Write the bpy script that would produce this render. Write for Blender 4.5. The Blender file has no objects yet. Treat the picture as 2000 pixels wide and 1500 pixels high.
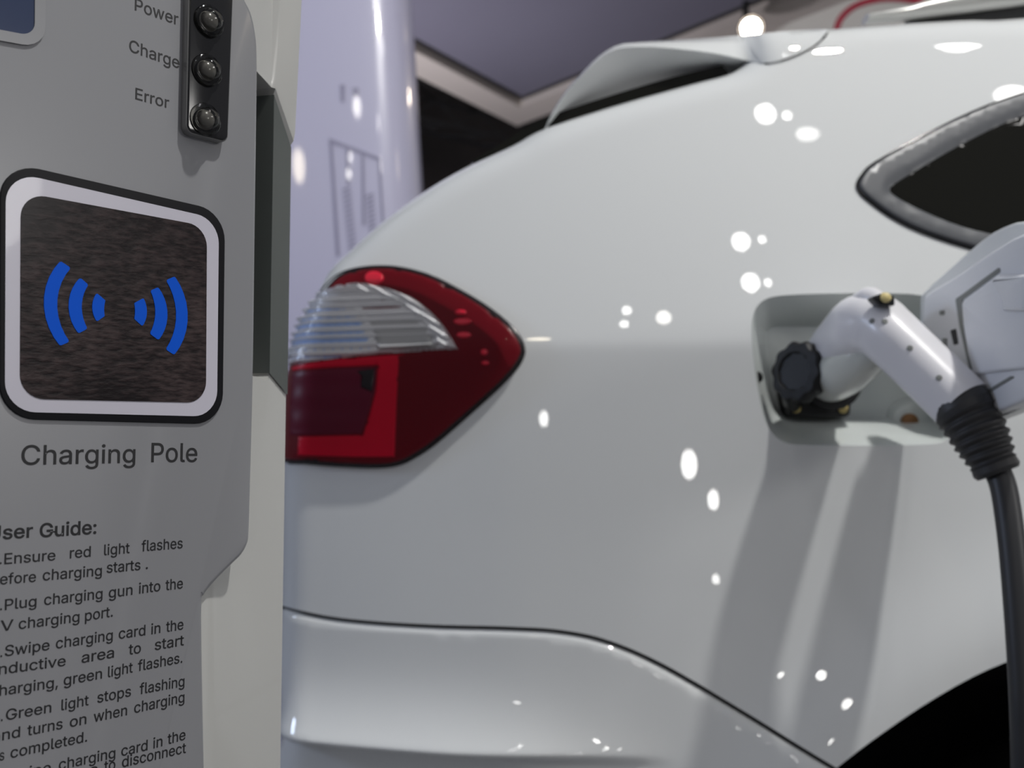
import bpy, bmesh, math, random
import numpy as np
from mathutils import Vector, Matrix, geometry
random.seed(7)

# ------------------------------------------------------------------ camera
ZC = 1.05                       # camera height
FPX = 1850.0                    # focal length in pixels of the 2000 x 1500 frame
PITCH = math.atan2(118.0, FPX)
C = bpy.context.scene.collection
cam_d = bpy.data.cameras.new('camera')
cam = bpy.data.objects.new('camera', cam_d); C.objects.link(cam)
cam.location = (0, 0, ZC)
cam.rotation_euler = (math.pi/2 + PITCH, 0, 0)
cam_d.sensor_width = 36.0
cam_d.lens = 36.0*FPX/2000.0
cam_d.clip_start = 0.02
cam_d.dof.use_dof = True
cam_d.dof.focus_distance = 0.55
cam_d.dof.aperture_fstop = 7.5
bpy.context.scene.camera = cam
vs = bpy.context.scene.view_settings
vs.view_transform = 'Standard'
vs.look = 'None'
vs.exposure = 0.0
vs.gamma = 1.0
vs.use_curve_mapping = False
bpy.context.scene.display_settings.display_device = 'sRGB'

# ------------------------------------------------------------------ world: the hall's diffuse light
w = bpy.data.worlds.new('hall_light'); bpy.context.scene.world = w
w.use_nodes = True
nt = w.node_tree; nt.nodes.clear()
tc = nt.nodes.new('ShaderNodeTexCoord'); sx = nt.nodes.new('ShaderNodeSeparateXYZ')
rp = nt.nodes.new('ShaderNodeValToRGB'); bg = nt.nodes.new('ShaderNodeBackground'); wo = nt.nodes.new('ShaderNodeOutputWorld')
mr = nt.nodes.new('ShaderNodeMapRange'); mr.inputs[1].default_value = -1; mr.inputs[2].default_value = 1
nt.links.new(tc.outputs['Generated'], sx.inputs[0]); nt.links.new(sx.outputs[2], mr.inputs[0])
nt.links.new(mr.outputs[0], rp.inputs[0]); nt.links.new(rp.outputs[0], bg.inputs[0]); nt.links.new(bg.outputs[0], wo.inputs[0])
WORLD = [(0.0, (.10, .10, .11)), (.48, (.16, .16, .18)), (.56, (.26, .26, .29)), (.75, (.36, .37, .41)), (1.0, (.26, .27, .30))]
while len(rp.color_ramp.elements) > 1: rp.color_ramp.elements.remove(rp.color_ramp.elements[-1])
rp.color_ramp.elements[0].position = WORLD[0][0]; rp.color_ramp.elements[0].color = WORLD[0][1] + (1,)
for p, c in WORLD[1:]:
    e = rp.color_ramp.elements.new(p); e.color = c + (1,)
bg.inputs[1].default_value = 0.58

def point_light(name, loc, power, radius, col=(1, 1, 1)):
    l = bpy.data.lights.new(name, 'POINT'); l.energy = power; l.shadow_soft_size = radius; l.color = col
    o = bpy.data.objects.new(name, l); C.objects.link(o); o.location = loc
    return o
point_light('canopy_fill_light', (-.95, 5.4, 1.9), 120.0, .15, (.90, .88, 1.0))  # unseen fill added behind the column to brighten the canopy soffit
point_light('blue_fill_light', (-4.2, 1.0, 2.3), 120.0, .35, (.62, .74, 1.0))  # unseen bluish fill added at left, placed to brighten the flap door
point_light('hall_fill_light', (3.6, -1.0, 2.2), 90.0, .4, (1, .98, .95))  # unseen fill added at right to lift the car's lower side
# the hall's key spotlight, high above and a little in front of the car
point_light('key_spotlight', (1.36, -0.02, 4.40), 335.0, 0.07, (1.0, .985, .95))

# ------------------------------------------------------------------ maths helpers
cp, sp_ = math.cos(PITCH), math.sin(PITCH)
def ray(px, py):
    """direction with unit forward (y) component; returns (x/y, z/y)"""
    X = (px-1000.0)/FPX; U = -(py-750.0)/FPX
    y = cp - U*sp_; z = sp_ + U*cp
    return X/y, z/y
def at(px, py, Y):
    a, b = ray(px, py)
    return Vector((a*Y, Y, ZC + b*Y))
def ss(a, b, x):
    t = np.clip((x-a)/(b-a), 0, 1); return t*t*(3-2*t)

# panel plane of the charging pole
PN = Vector((math.cos(math.radians(39.4)), -math.sin(math.radians(39.4)), 0))
PD = Vector((math.sin(math.radians(39.4)), math.cos(math.radians(39.4)), 0))
PO = at(5, 868, 0.476)
def pan(px, py, w=0.0):
    a, b = ray(px, py); d = Vector((a, 1, b)); o = Vector((0, 0, ZC))
    t = (PO + PN*w - o).dot(PN)/d.dot(PN)
    r = o + d*t - PO
    return (r.dot(PD), r.z)
def P3(u, v, w): return PO + PD*u + Vector((0, 0, v)) + PN*w

# ------------------------------------------------------------------ materials
def mat(name, col, rough=.5, metal=0.0, coat=0.0, coat_rough=.03, spec=.5, emit=None, alpha=None):
    m = bpy.data.materials.new(name); m.use_nodes = True
    b = m.node_tree.nodes['Principled BSDF']
    b.inputs['Base Color'].default_value = (*col, 1); b.inputs['Roughness'].default_value = rough
    b.inputs['Metallic'].default_value = metal; b.inputs['Coat Weight'].default_value = coat
    b.inputs['Coat Roughness'].default_value = coat_rough; b.inputs['Specular IOR Level'].default_value = spec
    if emit:
        b.inputs['Emission Color'].default_value = (*emit[0], 1); b.inputs['Emission Strength'].default_value = emit[1]
    return m
def add_noise(m, scale, amount, bump=0.0, bscale=None, detail=4, stretch=(1, 1, 1)):
    """procedural mottling of the base colour and an optional bump"""
    t = m.node_tree; b = t.nodes['Principled BSDF']
    co = t.nodes.new('ShaderNodeTexCoord'); mp = t.nodes.new('ShaderNodeMapping'); mp.inputs['Scale'].default_value = stretch
    t.links.new(co.outputs['Object'], mp.inputs[0])
    n = t.nodes.new('ShaderNodeTexNoise'); n.inputs['Scale'].default_value = scale; n.inputs['Detail'].default_value = detail
    t.links.new(mp.outputs[0], n.inputs['Vector'])
    if amount:
        c = b.inputs['Base Color'].default_value[:3]
        r = t.nodes.new('ShaderNodeMix'); r.data_type = 'RGBA'
        r.inputs['A'].default_value = (*[max(0, x*(1-amount)) for x in c], 1); r.inputs['B'].default_value = (*[min(1, x*(1+amount)) for x in c], 1)
        t.links.new(n.outputs['Fac'], r.inputs['Factor']); t.links.new(r.outputs['Result'], b.inputs['Base Color'])
    if bump:
        n2 = t.nodes.new('ShaderNodeTexNoise'); n2.inputs['Scale'].default_value = bscale or scale; n2.inputs['Detail'].default_value = detail
        t.links.new(mp.outputs[0], n2.inputs['Vector'])
        bp = t.nodes.new('ShaderNodeBump'); bp.inputs['Strength'].default_value = bump; bp.inputs['Distance'].default_value = .002
        t.links.new(n2.outputs['Fac'], bp.inputs['Height']); t.links.new(bp.outputs[0], b.inputs['Normal'])
    return m
def clear_mat(name, tint, refl_rough=.03, ior=1.45):
    m = bpy.data.materials.new(name); m.use_nodes = True; t = m.node_tree; t.nodes.clear()
    o = t.nodes.new('ShaderNodeOutputMaterial'); mx = t.nodes.new('ShaderNodeMixShader'); fr = t.nodes.new('ShaderNodeFresnel')
    tr = t.nodes.new('ShaderNodeBsdfTransparent'); gl = t.nodes.new('ShaderNodeBsdfGlossy')
    fr.inputs[0].default_value = ior; tr.inputs[0].default_value = (*tint, 1); gl.inputs['Roughness'].default_value = refl_rough
    t.links.new(fr.outputs[0], mx.inputs[0]); t.links.new(tr.outputs[0], mx.inputs[1]); t.links.new(gl.outputs[0], mx.inputs[2]); t.links.new(mx.outputs[0], o.inputs[0])
    return m

M = {}
M['paint'] = mat('white_car_paint', (.74, .76, .765), .5, coat=1.0, coat_rough=.015, spec=0.0)
M['paint_inner'] = mat('white_flap_paint', (.66, .70, .69), .35, coat=.5, coat_rough=.08)
M['liner'] = mat('door_liner_plastic', (.80, .81, .84), .35)
M['gap'] = mat('shut_line_rubber', (.03, .03, .03), .7)
M['glass'] = mat('tinted_glass', (.010, .010, .008), .04, coat=0, spec=.2)
M['trim'] = mat('grey_window_trim', (.10, .105, .115), .35)
M['rubber'] = mat('black_rubber', (.012, .012, .013), .55)
M['black'] = mat('black_plastic', (.013, .013, .014), .5, spec=.3)
M['gloss_black'] = mat('gloss_black_plastic', (.012, .012, .013), .12)
M['boot'] = mat('charcoal_rubber', (.028, .028, .030), .5)
M['gun'] = mat('white_gun_plastic', (.84, .83, .86), .35, coat=.3, coat_rough=.15)
M['nose'] = mat('pale_nose_plastic', (.62, .64, .60), .22, coat=.5)
M['cable'] = mat('dark_cable', (.020, .021, .024), .45)
M['brass'] = mat('brass_screw', (.45, .36, .15), .35, metal=.8)
M['rust'] = mat('rusty_screw', (.28, .14, .06), .5, metal=.4)
M['amber'] = mat('amber_button', (.75, .62, .28), .3)
M['dimple'] = mat('screw_recess', (.22, .23, .22), .6)
M['panel'] = add_noise(mat('silver_grey_panel', (.245, .248, .262), .33, coat=.35, coat_rough=.12), 3, .03)
M['pole_white'] = add_noise(mat('pole_white_shell', (.52, .52, .50), .25, coat=.6, coat_rough=.05), 4, .03)
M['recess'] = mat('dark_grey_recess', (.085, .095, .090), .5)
M['ink'] = mat('black_ink', (.010, .010, .012), .5)
M['sticker_black'] = mat('black_sticker_border', (.006, .006, .008), .45, spec=.2)
M['sticker_white'] = add_noise(mat('white_sticker_border', (.54, .525, .60), .35, coat=.2), 8, .06)
M['housing_edge'] = mat('grey_clear_edge', (.14, .14, .14), .25, coat=.5)
M['blue'] = mat('blue_print', (.003, .09, .62), .45, spec=.1)
M['screen'] = mat('dark_blue_screen', (.030, .045, .10), .12, coat=.6)
M['led'] = clear_mat('clear_lens_plastic', (.62, .62, .60), .08, 1.5)
M['led_core'] = mat('led_core', (.22, .21, .20), .25, coat=.6)
M['column'] = mat('white_gloss_bluish_light', (.53, .52, .68), .30, coat=1.0, coat_rough=.04)  # white column with the bluish light on it tinted into the colour
M['column_marks'] = mat('faint_grey_marks', (.30, .29, .42), .4, coat=1.0, coat_rough=.04)  # faint grey for the outline and bars on the column
M['lamp_red'] = mat('deep_red_plastic', (.17, .003, .010), .3, spec=.2)
M['lamp_bright'] = mat('bright_red_plastic', (.80, .004, .035), .35, spec=.2)
M['lamp_dark'] = mat('smoked_red_plastic', (.16, .010, .035), .35, spec=.2)
M['lamp_rim'] = mat('black_lamp_rim', (.010, .004, .006), .2)
M['lamp_white'] = mat('frosted_white_plastic', (.90, .90, .92), .18, coat=.8)
M['lamp_blue_refl'] = mat('ribbed_plastic_blue_reflection', (.36, .56, 1.0), .15, coat=1.0)  # blue light reflected in the ribs, put into the colour
M['lamp_chrome'] = mat('grey_reflector', (.52, .52, .52), .3, metal=.2)
M['red_glint'] = mat('red_glint', (1.0, .01, .05), .15, coat=1.0)  # lamp reflections painted in as saturated red
M['cover'] = clear_mat('clear_lamp_cover', (.98, .98, .98), .02, 1.18)
M['alloy'] = mat('alloy_rim', (.35, .36, .37), .3, metal=.9)
M['soffit'] = add_noise(mat('satin_soffit', (.20, .19, .23), .30, coat=.4, coat_rough=.15), .8, .10)
M['frame'] = mat('beige_grey_frame', (.58, .52, .45), .5)
M['dark_steel'] = mat('dark_steel', (.018, .016, .016), .6)
M['hall_dark'] = add_noise(mat('dark_hall_cladding', (.034, .027, .025), .8), 1.2, .9)
M['hall_grey'] = mat('grey_hall_panel', (.74, .71, .67), .6)
M['floor'] = add_noise(mat('grey_hall_floor', (.20, .20, .21), .35), 5, .08)
M['red_hose'] = mat('red_tube', (.42, .03, .06), .4)
M['rail'] = mat('rail_silver', (.50, .50, .48), .3, metal=.3, coat=.5)
M['lamp_emit'] = mat('lit_lamp_lens', (1, 1, 1), .3, emit=((1.0, .86, .70), 60.0))

# dark crinkled face of the card reader sticker
m = mat('dark_crinkled_film', (.018, .013, .014), .35, coat=.05, coat_rough=.15, spec=.15); M['film'] = m
t = m.node_tree; b = t.nodes['Principled BSDF']
co = t.nodes.new('ShaderNodeTexCoord')
mp = t.nodes.new('ShaderNodeMapping'); mp.inputs['Rotation'].default_value = (0, .5, -.7); mp.inputs['Scale'].default_value = (1, 1, 3.2)
t.links.new(co.outputs['Object'], mp.inputs[0])
n1 = t.nodes.new('ShaderNodeTexNoise'); n1.inputs['Scale'].default_value = 130; n1.inputs['Detail'].default_value = 6
n2 = t.nodes.new('ShaderNodeTexNoise'); n2.inputs['Scale'].default_value = 14; n2.inputs['Detail'].default_value = 3
t.links.new(mp.outputs[0], n1.inputs['Vector']); t.links.new(co.outputs['Object'], n2.inputs['Vector'])
mul = t.nodes.new('ShaderNodeMath'); mul.operation = 'MULTIPLY'
t.links.new(n1.outputs['Fac'], mul.inputs[0]); t.links.new(n2.outputs['Fac'], mul.inputs[1])
cr = t.nodes.new('ShaderNodeValToRGB')
cr.color_ramp.elements[0].position = .20; cr.color_ramp.elements[0].color = (.010, .007, .008, 1)
cr.color_ramp.elements[1].position = .44; cr.color_ramp.elements[1].color = (.060, .042, .042, 1)
t.links.new(mul.outputs[0], cr.inputs[0]); t.links.new(cr.outputs[0], b.inputs['Base Color'])
bp = t.nodes.new('ShaderNodeBump'); bp.inputs['Strength'].default_value = .35; bp.inputs['Distance'].default_value = .002
t.links.new(mul.outputs[0], bp.inputs['Height']); t.links.new(bp.outputs[0], b.inputs['Normal'])

# ------------------------------------------------------------------ object helpers
def root(name, loc, label, cat, group=None):
    o = bpy.data.objects.new(name, None); C.objects.link(o); o.location = loc; o.empty_display_size = .1
    o['label'] = label; o['category'] = cat
    if group: o['group'] = group
    return o
def world_loc(o):
    v = Vector(o.location); p = o.parent
    while p: v = v + Vector(p.location); p = p.parent
    return v
def obj(name, verts, faces, m, parent=None, smooth=False, label=None, angle=None):
    """world-space verts -> one mesh object (origin at the parent's origin)"""
    off = world_loc(parent) if parent else Vector((0, 0, 0))
    me = bpy.data.meshes.new(name)
    me.from_pydata([tuple(Vector(v)-off) for v in verts], [], [tuple(int(i) for i in f) for f in faces])
    bm = bmesh.new(); bm.from_mesh(me)
    bmesh.ops.recalc_face_normals(bm, faces=bm.faces)
    bm.to_mesh(me); bm.free()
    me.materials.append(M[m] if isinstance(m, str) else m)
    o = bpy.data.objects.new(name, me); C.objects.link(o)
    if parent: o.parent = parent
    if smooth:
        for p in me.polygons: p.use_smooth = True
        if angle:
            me.set_sharp_from_angle(angle=math.radians(angle))
    if label: o['label'] = label
    return o
def tag(o, label, cat, group=None):
    o['label'] = label; o['category'] = cat
    if group: o['group'] = group
def struct(o): o['kind'] = 'structure'; return o
class MB:
    def __init__(s): s.v = []; s.f = []
    def add(s, verts, faces):
        n = len(s.v); s.v += [Vector(v) for v in verts]; s.f += [tuple(i+n for i in f) for f in faces]; return s
    def box(s, a, b):
        x0, y0, z0 = a; x1, y1, z1 = b
        return s.add([(x0,y0,z0),(x1,y0,z0),(x1,y1,z0),(x0,y1,z0),(x0,y0,z1),(x1,y0,z1),(x1,y1,z1),(x0,y1,z1)],
                     [(0,1,2,3),(4,5,6,7),(0,1,5,4),(1,2,6,5),(2,3,7,6),(3,0,4,7)])
    def make(s, name, m, parent=None, **k): return obj(name, s.v, s.f, m, parent, **k)

def chaikin(pts, n=2, closed=False):
    P = [np.array(p, float) for p in pts]
    for _ in range(n):
        Q = []
        L = len(P); rng = range(L if closed else L-1)
        if not closed: Q.append(P[0])
        for i in rng:
            a, b = P[i], P[(i+1) % L]
            Q += [a*.75+b*.25, a*.25+b*.75]
        if not closed: Q.append(P[-1])
        P = Q
    return P
def spline(pts, per=8, closed=False):
    """Catmull-Rom through the points"""
    P = [np.array(p, float) for p in pts]; n = len(P); out = []
    for i in range(n if closed else n-1):
        if closed: p0, p1, p2, p3 = P[i-1], P[i], P[(i+1) % n], P[(i+2) % n]
        else:
            p1, p2 = P[i], P[i+1]; p0 = P[i-1] if i else 2*p1-p2; p3 = P[i+2] if i+2 < n else 2*p2-p1
        for k in range(per):
            s = k/per
            out.append(.5*((2*p1)+(p2-p0)*s+(2*p0-5*p1+4*p2-p3)*s*s+(3*p1-p0-3*p2+p3)*s**3))
    if not closed: out.append(P[-1])
    return out
def resample(pts, step, closed=False):
    P = np.array(pts, float)
    if closed: P = np.vstack([P, P[:1]])
    L = np.r_[0, np.cumsum(np.linalg.norm(np.diff(P, axis=0), axis=1))]
    n = max(2, int(round(L[-1]/step)))
    s = np.linspace(0, L[-1], n+1)
    if closed: s = s[:-1]
    return np.stack([np.interp(s, L, P[:, k]) for k in range(P.shape[1])], 1)
def round_poly(pts, r, n=6):
    P = [np.array(p, float) for p in pts]; L = len(P); out = []
    for i in range(L):
        a, b, c = P[i-1], P[i], P[(i+1) % L]; rr = r[i] if hasattr(r, '__len__') else r
        if rr <= 0: out.append(b); continue
        u = (a-b); v = (c-b); lu, lv = np.linalg.norm(u), np.linalg.norm(v); u /= lu; v /= lv
        ang = math.acos(np.clip(u@v, -1, 1)); d = min(rr/math.tan(ang/2), lu*.49, lv*.49)
        s, e = b+u*d, b+v*d
        for k in range(n+1):
            q = k/n
            # rational quadratic close to a circle arc
            wgt = math.sin(ang/2)
            den = (1-q)**2+2*wgt*q*(1-q)+q*q
            out.append(((1-q)**2*s+2*wgt*q*(1-q)*b+q*q*e)/den)
    return out
def inset(pts, d):
    P = np.array(pts, float); n = len(P)
    A = .5*np.sum(P[:, 0]*np.roll(P[:, 1], -1)-np.roll(P[:, 0], -1)*P[:, 1])
    sgn = 1 if A > 0 else -1
    e = np.roll(P, -1, 0)-P; e /= np.linalg.norm(e, axis=1)[:, None]+1e-12
    nn = np.stack([-e[:, 1], e[:, 0]], 1)*sgn
    m = nn+np.roll(nn, 1, 0); l = np.sum(m*m, 1)[:, None]
    m = m*2/np.maximum(l, .8)
    return P+m*d
def tess(pts):
    return [tuple(f) for f in geometry.tessellate_polygon([[Vector((p[0], p[1], 0)) for p in pts]])]
def prism(name, outline, w0, w1, bevel, m, parent, frame=P3, segs=3, hole=None, **k):
    """plate with a rounded front edge: outline (u,v), from w0 to w1 in the frame"""
    n = len(outline); rings = [(0, w0)]
    if bevel:
        for i in range(segs+1):
            a = math.pi/2*i/segs; rings.append((bevel*(1-math.cos(a)), w1-bevel+bevel*math.sin(a)))
    else: rings.append((0, w1))
    vs_, fs = [], []
    for d, w_ in rings:
        for p in (inset(outline, d) if d else outline): vs_.append(frame(p[0], p[1], w_))
    for r in range(len(rings)-1):
        for i in range(n):
            j = (i+1) % n; fs.append((r*n+i, r*n+j, (r+1)*n+j, (r+1)*n+i))
    T = tess(outline); last = (len(rings)-1)*n
    fs += [tuple(i for i in f) for f in T] + [tuple(i+last for i in f) for f in T]
    return obj(name, vs_, fs, m, parent, smooth=True, angle=35, **k)
def ring_plate(name, outer, inner, w0, w1, m, parent, frame=P3, **k):
    n = len(outer); assert len(inner) == n
    vs_ = [frame(p[0], p[1], w_) for w_ in (w0, w1) for P in (outer, inner) for p in P]
    fs = []
    for i in range(n):
        j = (i+1) % n
        fs += [(2*n+i, 2*n+j, 3*n+j, 3*n+i), (i, j, 2*n+j, 2*n+i), (n+i, n+j, 3*n+j, 3*n+i), (i, j, n+j, n+i)]
    return obj(name, vs_, fs, m, parent, **k)
def arc3(a, b, c, n=10):
    a, b, c = (np.array(p, float) for p in (a, b, c))
    d = 2*(a[0]*(b[1]-c[1])+b[0]*(c[1]-a[1])+c[0]*(a[1]-b[1]))
    ux = ((a@a)*(b[1]-c[1])+(b@b)*(c[1]-a[1])+(c@c)*(a[1]-b[1]))/d
    uy = ((a@a)*(c[0]-b[0])+(b@b)*(a[0]-c[0])+(c@c)*(b[0]-a[0]))/d
    o = np.array([ux, uy]); r = np.linalg.norm(a-o)
    t0, t1, t2 = (math.atan2(*(p-o)[::-1]) for p in (a, b, c))
    def un(t, ref):
        while t-ref > math.pi: t -= 2*math.pi
        while t-ref < -math.pi: t += 2*math.pi
        return t
    t0 = un(t0, t1); t2 = un(t2, t1)
    return [o+r*np.array([math.cos(t), math.sin(t)]) for t in np.linspace(t0, t2, n)]
def sweep(path, radii, n=20, up=Vector((0, 0, 1)), caps=True, power=2.0):
    """tube along a path; radii = scalar or (ra along side, rb along up); returns verts, faces"""
    P = [Vector(p) for p in path]; vs_, fs = [], []
    N = None
    for i, p in enumerate(P):
        t_ = (P[min(i+1, len(P)-1)]-P[max(i-1, 0)]).normalized()
        if N is None: N = (up-t_*up.dot(t_)).normalized()
        else: N = (N-t_*N.dot(t_)).normalized()
        B = t_.cross(N)
        r = radii[i]; ra, rb = r if hasattr(r, '__len__') else (r, r)
        for k in range(n):
            a = 2*math.pi*k/n; ca, sa = math.cos(a), math.sin(a)
            ca = math.copysign(abs(ca)**(2/power), ca); sa = math.copysign(abs(sa)**(2/power), sa)
            vs_.append(p+B*(ca*ra)+N*(sa*rb))
    for i in range(len(P)-1):
        for k in range(n):
            l = (k+1) % n; fs.append((i*n+k, i*n+l, (i+1)*n+l, (i+1)*n+k))
    if caps: fs += [tuple(range(n)), tuple(range((len(P)-1)*n, len(P)*n))]
    return vs_, fs
def tube(name, path, radii, m, parent, n=20, **k):
    v, f = sweep(path, radii if hasattr(radii, '__len__') else [radii]*len(path), n, **{q: k.pop(q) for q in ('up', 'caps', 'power') if q in k})
    return obj(name, v, f, m, parent, smooth=True, angle=40, **k)
def lathe(name, c, axis, prof, m, parent, n=28, scallop=None, **k):
    """prof = [(r, h)] along axis from c"""
    axis = Vector(axis).normalized(); u = axis.orthogonal().normalized(); v = axis.cross(u); c = Vector(c)
    vs_, fs = [], []
    for r, h in prof:
        for i in range(n):
            a = 2*math.pi*i/n; rr = r*(scallop(a, h) if scallop else 1)
            vs_.append(c+axis*h+u*(rr*math.cos(a))+v*(rr*math.sin(a)))
    for j in range(len(prof)-1):
        for i in range(n):
            l = (i+1) % n; fs.append((j*n+i, j*n+l, (j+1)*n+l, (j+1)*n+i))
    fs += [tuple(range(n)), tuple(range((len(prof)-1)*n, len(prof)*n))]
    return obj(name, vs_, fs, m, parent, smooth=True, angle=40, **k)

# ------------------------------------------------------------------ point-in-polygon, constrained triangulation
def inside(P, poly):
    P = np.asarray(P, float); Q = np.asarray(poly, float); r = np.zeros(len(P), bool)
    x, y = P[:, 0], P[:, 1]; n = len(Q); j = n-1
    for i in range(n):
        xi, yi = Q[i]; xj, yj = Q[j]
        c = ((yi > y) != (yj > y)); 
        if yj != yi: r ^= c & (x < (xj-xi)*(y-yi)/(yj-yi)+xi)
        j = i
    return r
def dist_poly(P, line):
    P = np.asarray(P, float); L = np.asarray(line, float); best = np.full(len(P), 1e9)
    if len(P) < 40:
        a, d = L[:-1], np.diff(L, axis=0); dd = np.maximum((d*d).sum(1), 1e-14)
        r = P[:, None, :]-a[None]; t = np.clip((r*d[None]).sum(2)/dd, 0, 1)
        return np.sqrt(((r-t[:, :, None]*d[None])**2).sum(2)).min(1)
    for i in range(len(L)-1):
        a, d = L[i], L[i+1]-L[i]; dd = d@d
        if dd < 1e-14: continue
        t = np.clip(((P-a)@d)/dd, 0, 1)
        best = np.minimum(best, np.hypot(*(P-a-t[:, None]*d).T))
    return best
def cdt(outline, holes, pts):
    """triangulate outline minus holes with inner points; returns verts (np), tris, ring ids"""
    V = [tuple(p) for p in outline]; E = [(i, (i+1) % len(outline)) for i in range(len(outline))]
    for h in holes:
        k = len(V); V += [tuple(p) for p in h]; E += [(k+i, k+(i+1) % len(h)) for i in range(len(h))]
    V += [tuple(p) for p in pts]
    r = geometry.delaunay_2d_cdt([Vector(v) for v in V], E, [], 0, 1e-7, True)
    ov, of, orig = np.array([tuple(v) for v in r[0]]), [f for f in r[2]], r[3]
    cen = np.array([ov[list(f)].mean(0) for f in of])
    keep = inside(cen, outline)
    for h in holes: keep &= ~inside(cen, h)
    mp_ = {}
    for i, o_ in enumerate(orig):
        for q in o_: mp_[q] = i
    return ov, [f for f, k in zip(of, keep) if k], mp_

# ================================================================== the setting
def plane_box(name, a, b, m): return struct(MB().box(a, b).make(name, m))
plane_box('floor', (-9, -4, -.1), (9, 16, 0), 'floor')
plane_box('wall_back', (-9, 15, 0), (9, 15.2, 8.2), 'hall_dark')
plane_box('ceiling', (-9, 4.5, 8), (9, 15, 8.2), 'hall_dark')

# hanging canopy over the stand: soffit, reveal, frame
HC = 2.55
def ceil_pt(px, py, h=HC):
    a, b_ = ray(px, py); Y = h/b_; return np.array([a*Y, Y])
cor = ceil_pt(1020, 188)
eL = ceil_pt(790, 62)-cor; eR = ceil_pt(1480, -2)-cor
eL /= np.linalg.norm(eL); eR /= np.linalg.norm(eR)
can = root('hanging_canopy', (cor[0], cor[1], ZC+HC), 'grey satin canopy with beige edge frame hanging over the stand, its corner above the car', 'canopy')
def can_poly(d, LL=3.0, LR=3.0):
    s = eL+eR; base = cor-s*d
    return [base, base+eR*(LR+d), base+eR*(LR+d)+eL*(LL+d), base+eL*(LL+d)]
def slab(name, poly, z0, z1, m, parent):
    n = len(poly); v = [(p[0], p[1], z) for z in (z0, z1) for p in poly]
    f = [tuple(range(n)), tuple(range(n, 2*n))]+[(i, (i+1) % n, n+(i+1) % n, n+i) for i in range(n)]
    return obj(name, v, f, m, parent)
slab('soffit', can_poly(0.0), ZC+HC, ZC+HC+.05, 'soffit', can)
def ring_slab(name, a, b_, z0, z1, m, parent):
    v = [(p[0], p[1], z) for z in (z0, z1) for P in (a, b_) for p in P]; f = []
    for i in range(4):
        j = (i+1) % 4
        f += [(i, j, 4+j, 4+i), (8+i, 8+j, 12+j, 12+i), (i, j, 8+j, 8+i), (4+i, 4+j, 12+j, 12+i)]
    return obj(name, v, f, m, parent)
ring_slab('reveal', can_poly(0.0), can_poly(.10), ZC+HC+.02, ZC+HC+.10, 'dark_steel', can)
ring_slab('edge_frame', can_poly(.09), can_poly(.36), ZC+HC-.03, ZC+HC+.14, 'frame', can)

# ================================================================== car
def Sbase(x, z):
    x = np.asarray(x, float); z = np.asarray(z, float)
    z1 = 1.168
    h = z-z1
    k = .012
    hp = .5*(h+np.sqrt(h*h+k*k*.3))             # softened max(h,0)
    y = 1.10+.22*hp+.19*hp*hp
    y = y+.035*np.clip(z1-z-.25, 0, 2)**1.5       # slight tuck towards the sill
    y = y+.25*np.clip(.36-x, 0, 1)**2             # plan curvature at the tail
    y = y+.05*np.clip(x-3.2, 0, 3)**2             # and at the nose
    # wheel arch flare
    d = np.hypot((x-.76)/1.0, (z-.36)/1.0)
    y = y-.022*np.exp(-((d-.50)/.09)**2)*(z < 1.0)
    # sculpted ledge of the rear bumper
    wl = 1-ss(-.10, .20, x)
    zl = .690
    rt_ = np.clip((zl+.135-z)/.128, 0, 1)
    y = y-wl*(.036*rt_**3.2*ss(zl-.012, zl+.004, z)-.004*(1-ss(zl-.012, zl+.004, z)))
    return y
def px2xz(px, py, off=0.0):
    a, b_ = ray(px, py); y = 1.1
    for _ in range(30):
        y = .5*y+.5*(float(Sbase(a*y, ZC+b_*y))+off)
    return np.array([a*y, ZC+b_*y])
TRUNK_PX = [(535, 1560), (538, 1420), (541, 1300), (545, 1185), (548, 1000), (551, 900), (555, 800), (563, 720), (583, 650), (608, 590), (640, 528), (680, 488),
            (740, 434), (820, 376), (900, 328), (1000, 281), (1060, 249), (1200, 203), (1350, 161), (1430, 138)]
ROOF_PX = [(1475, 100), (1540, 66), (1620, 55), (1750, 45), (1880, 38), (2000, 33)]
sil_px = TRUNK_PX+ROOF_PX
sil = [px2xz(p[0], p[1], .035) for p in sil_px]
sil = [np.array([sil[0][0]+.03, .30])]+sil
sil += [np.array(p) for p in [(1.1, 1.69), (1.6, 1.70), (2.1, 1.66), (2.6, 1.53), (3.1, 1.24), (3.5, 1.12), (3.95, 1.02), (4.22, .82), (4.28, .5), (4.22, .30)]]
SIL = resample(spline(sil, 8), .012)
RW, RY = .045, .055
def S(x, z):
    x = np.atleast_1d(np.asarray(x, float)); z = np.atleast_1d(np.asarray(z, float))
    y = Sbase(x, z)
    d = dist_poly(np.stack([x, z], 1), SIL)
    q = np.clip(1-d/RW, 0, 1)
    return y+RY*(1-np.sqrt(np.maximum(0, 1-q*q)))
def Sn(x, z, e=.003):
    """outward (towards the camera) unit normals of the side"""
    x = np.atleast_1d(np.asarray(x, float)); z = np.atleast_1d(np.asarray(z, float))
    gx = (S(x+e, z)-S(x-e, z))/(2*e); gz = (S(x, z+e)-S(x, z-e))/(2*e)
    gx = np.clip(gx, -3, 3); gz = np.clip(gz, -3, 3)
    n = np.stack([gx, -np.ones_like(gx), gz], 1)
    return n/np.linalg.norm(n, axis=1)[:, None]
def px2s(px, py):
    """pixel -> (x,z) on the true side surface"""
    a, b_ = ray(px, py); y = 1.1
    for _ in range(40):
        y = .6*y+.4*float(S(a*y, ZC+b_*y)[0])
    return np.array([a*y, ZC+b_*y])
YC = 2.0                                          # car centre plane
car = root('car', (1.9, YC, 0), 'white electric hatchback plugged in to charge beside the charging pole', 'car')

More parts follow.
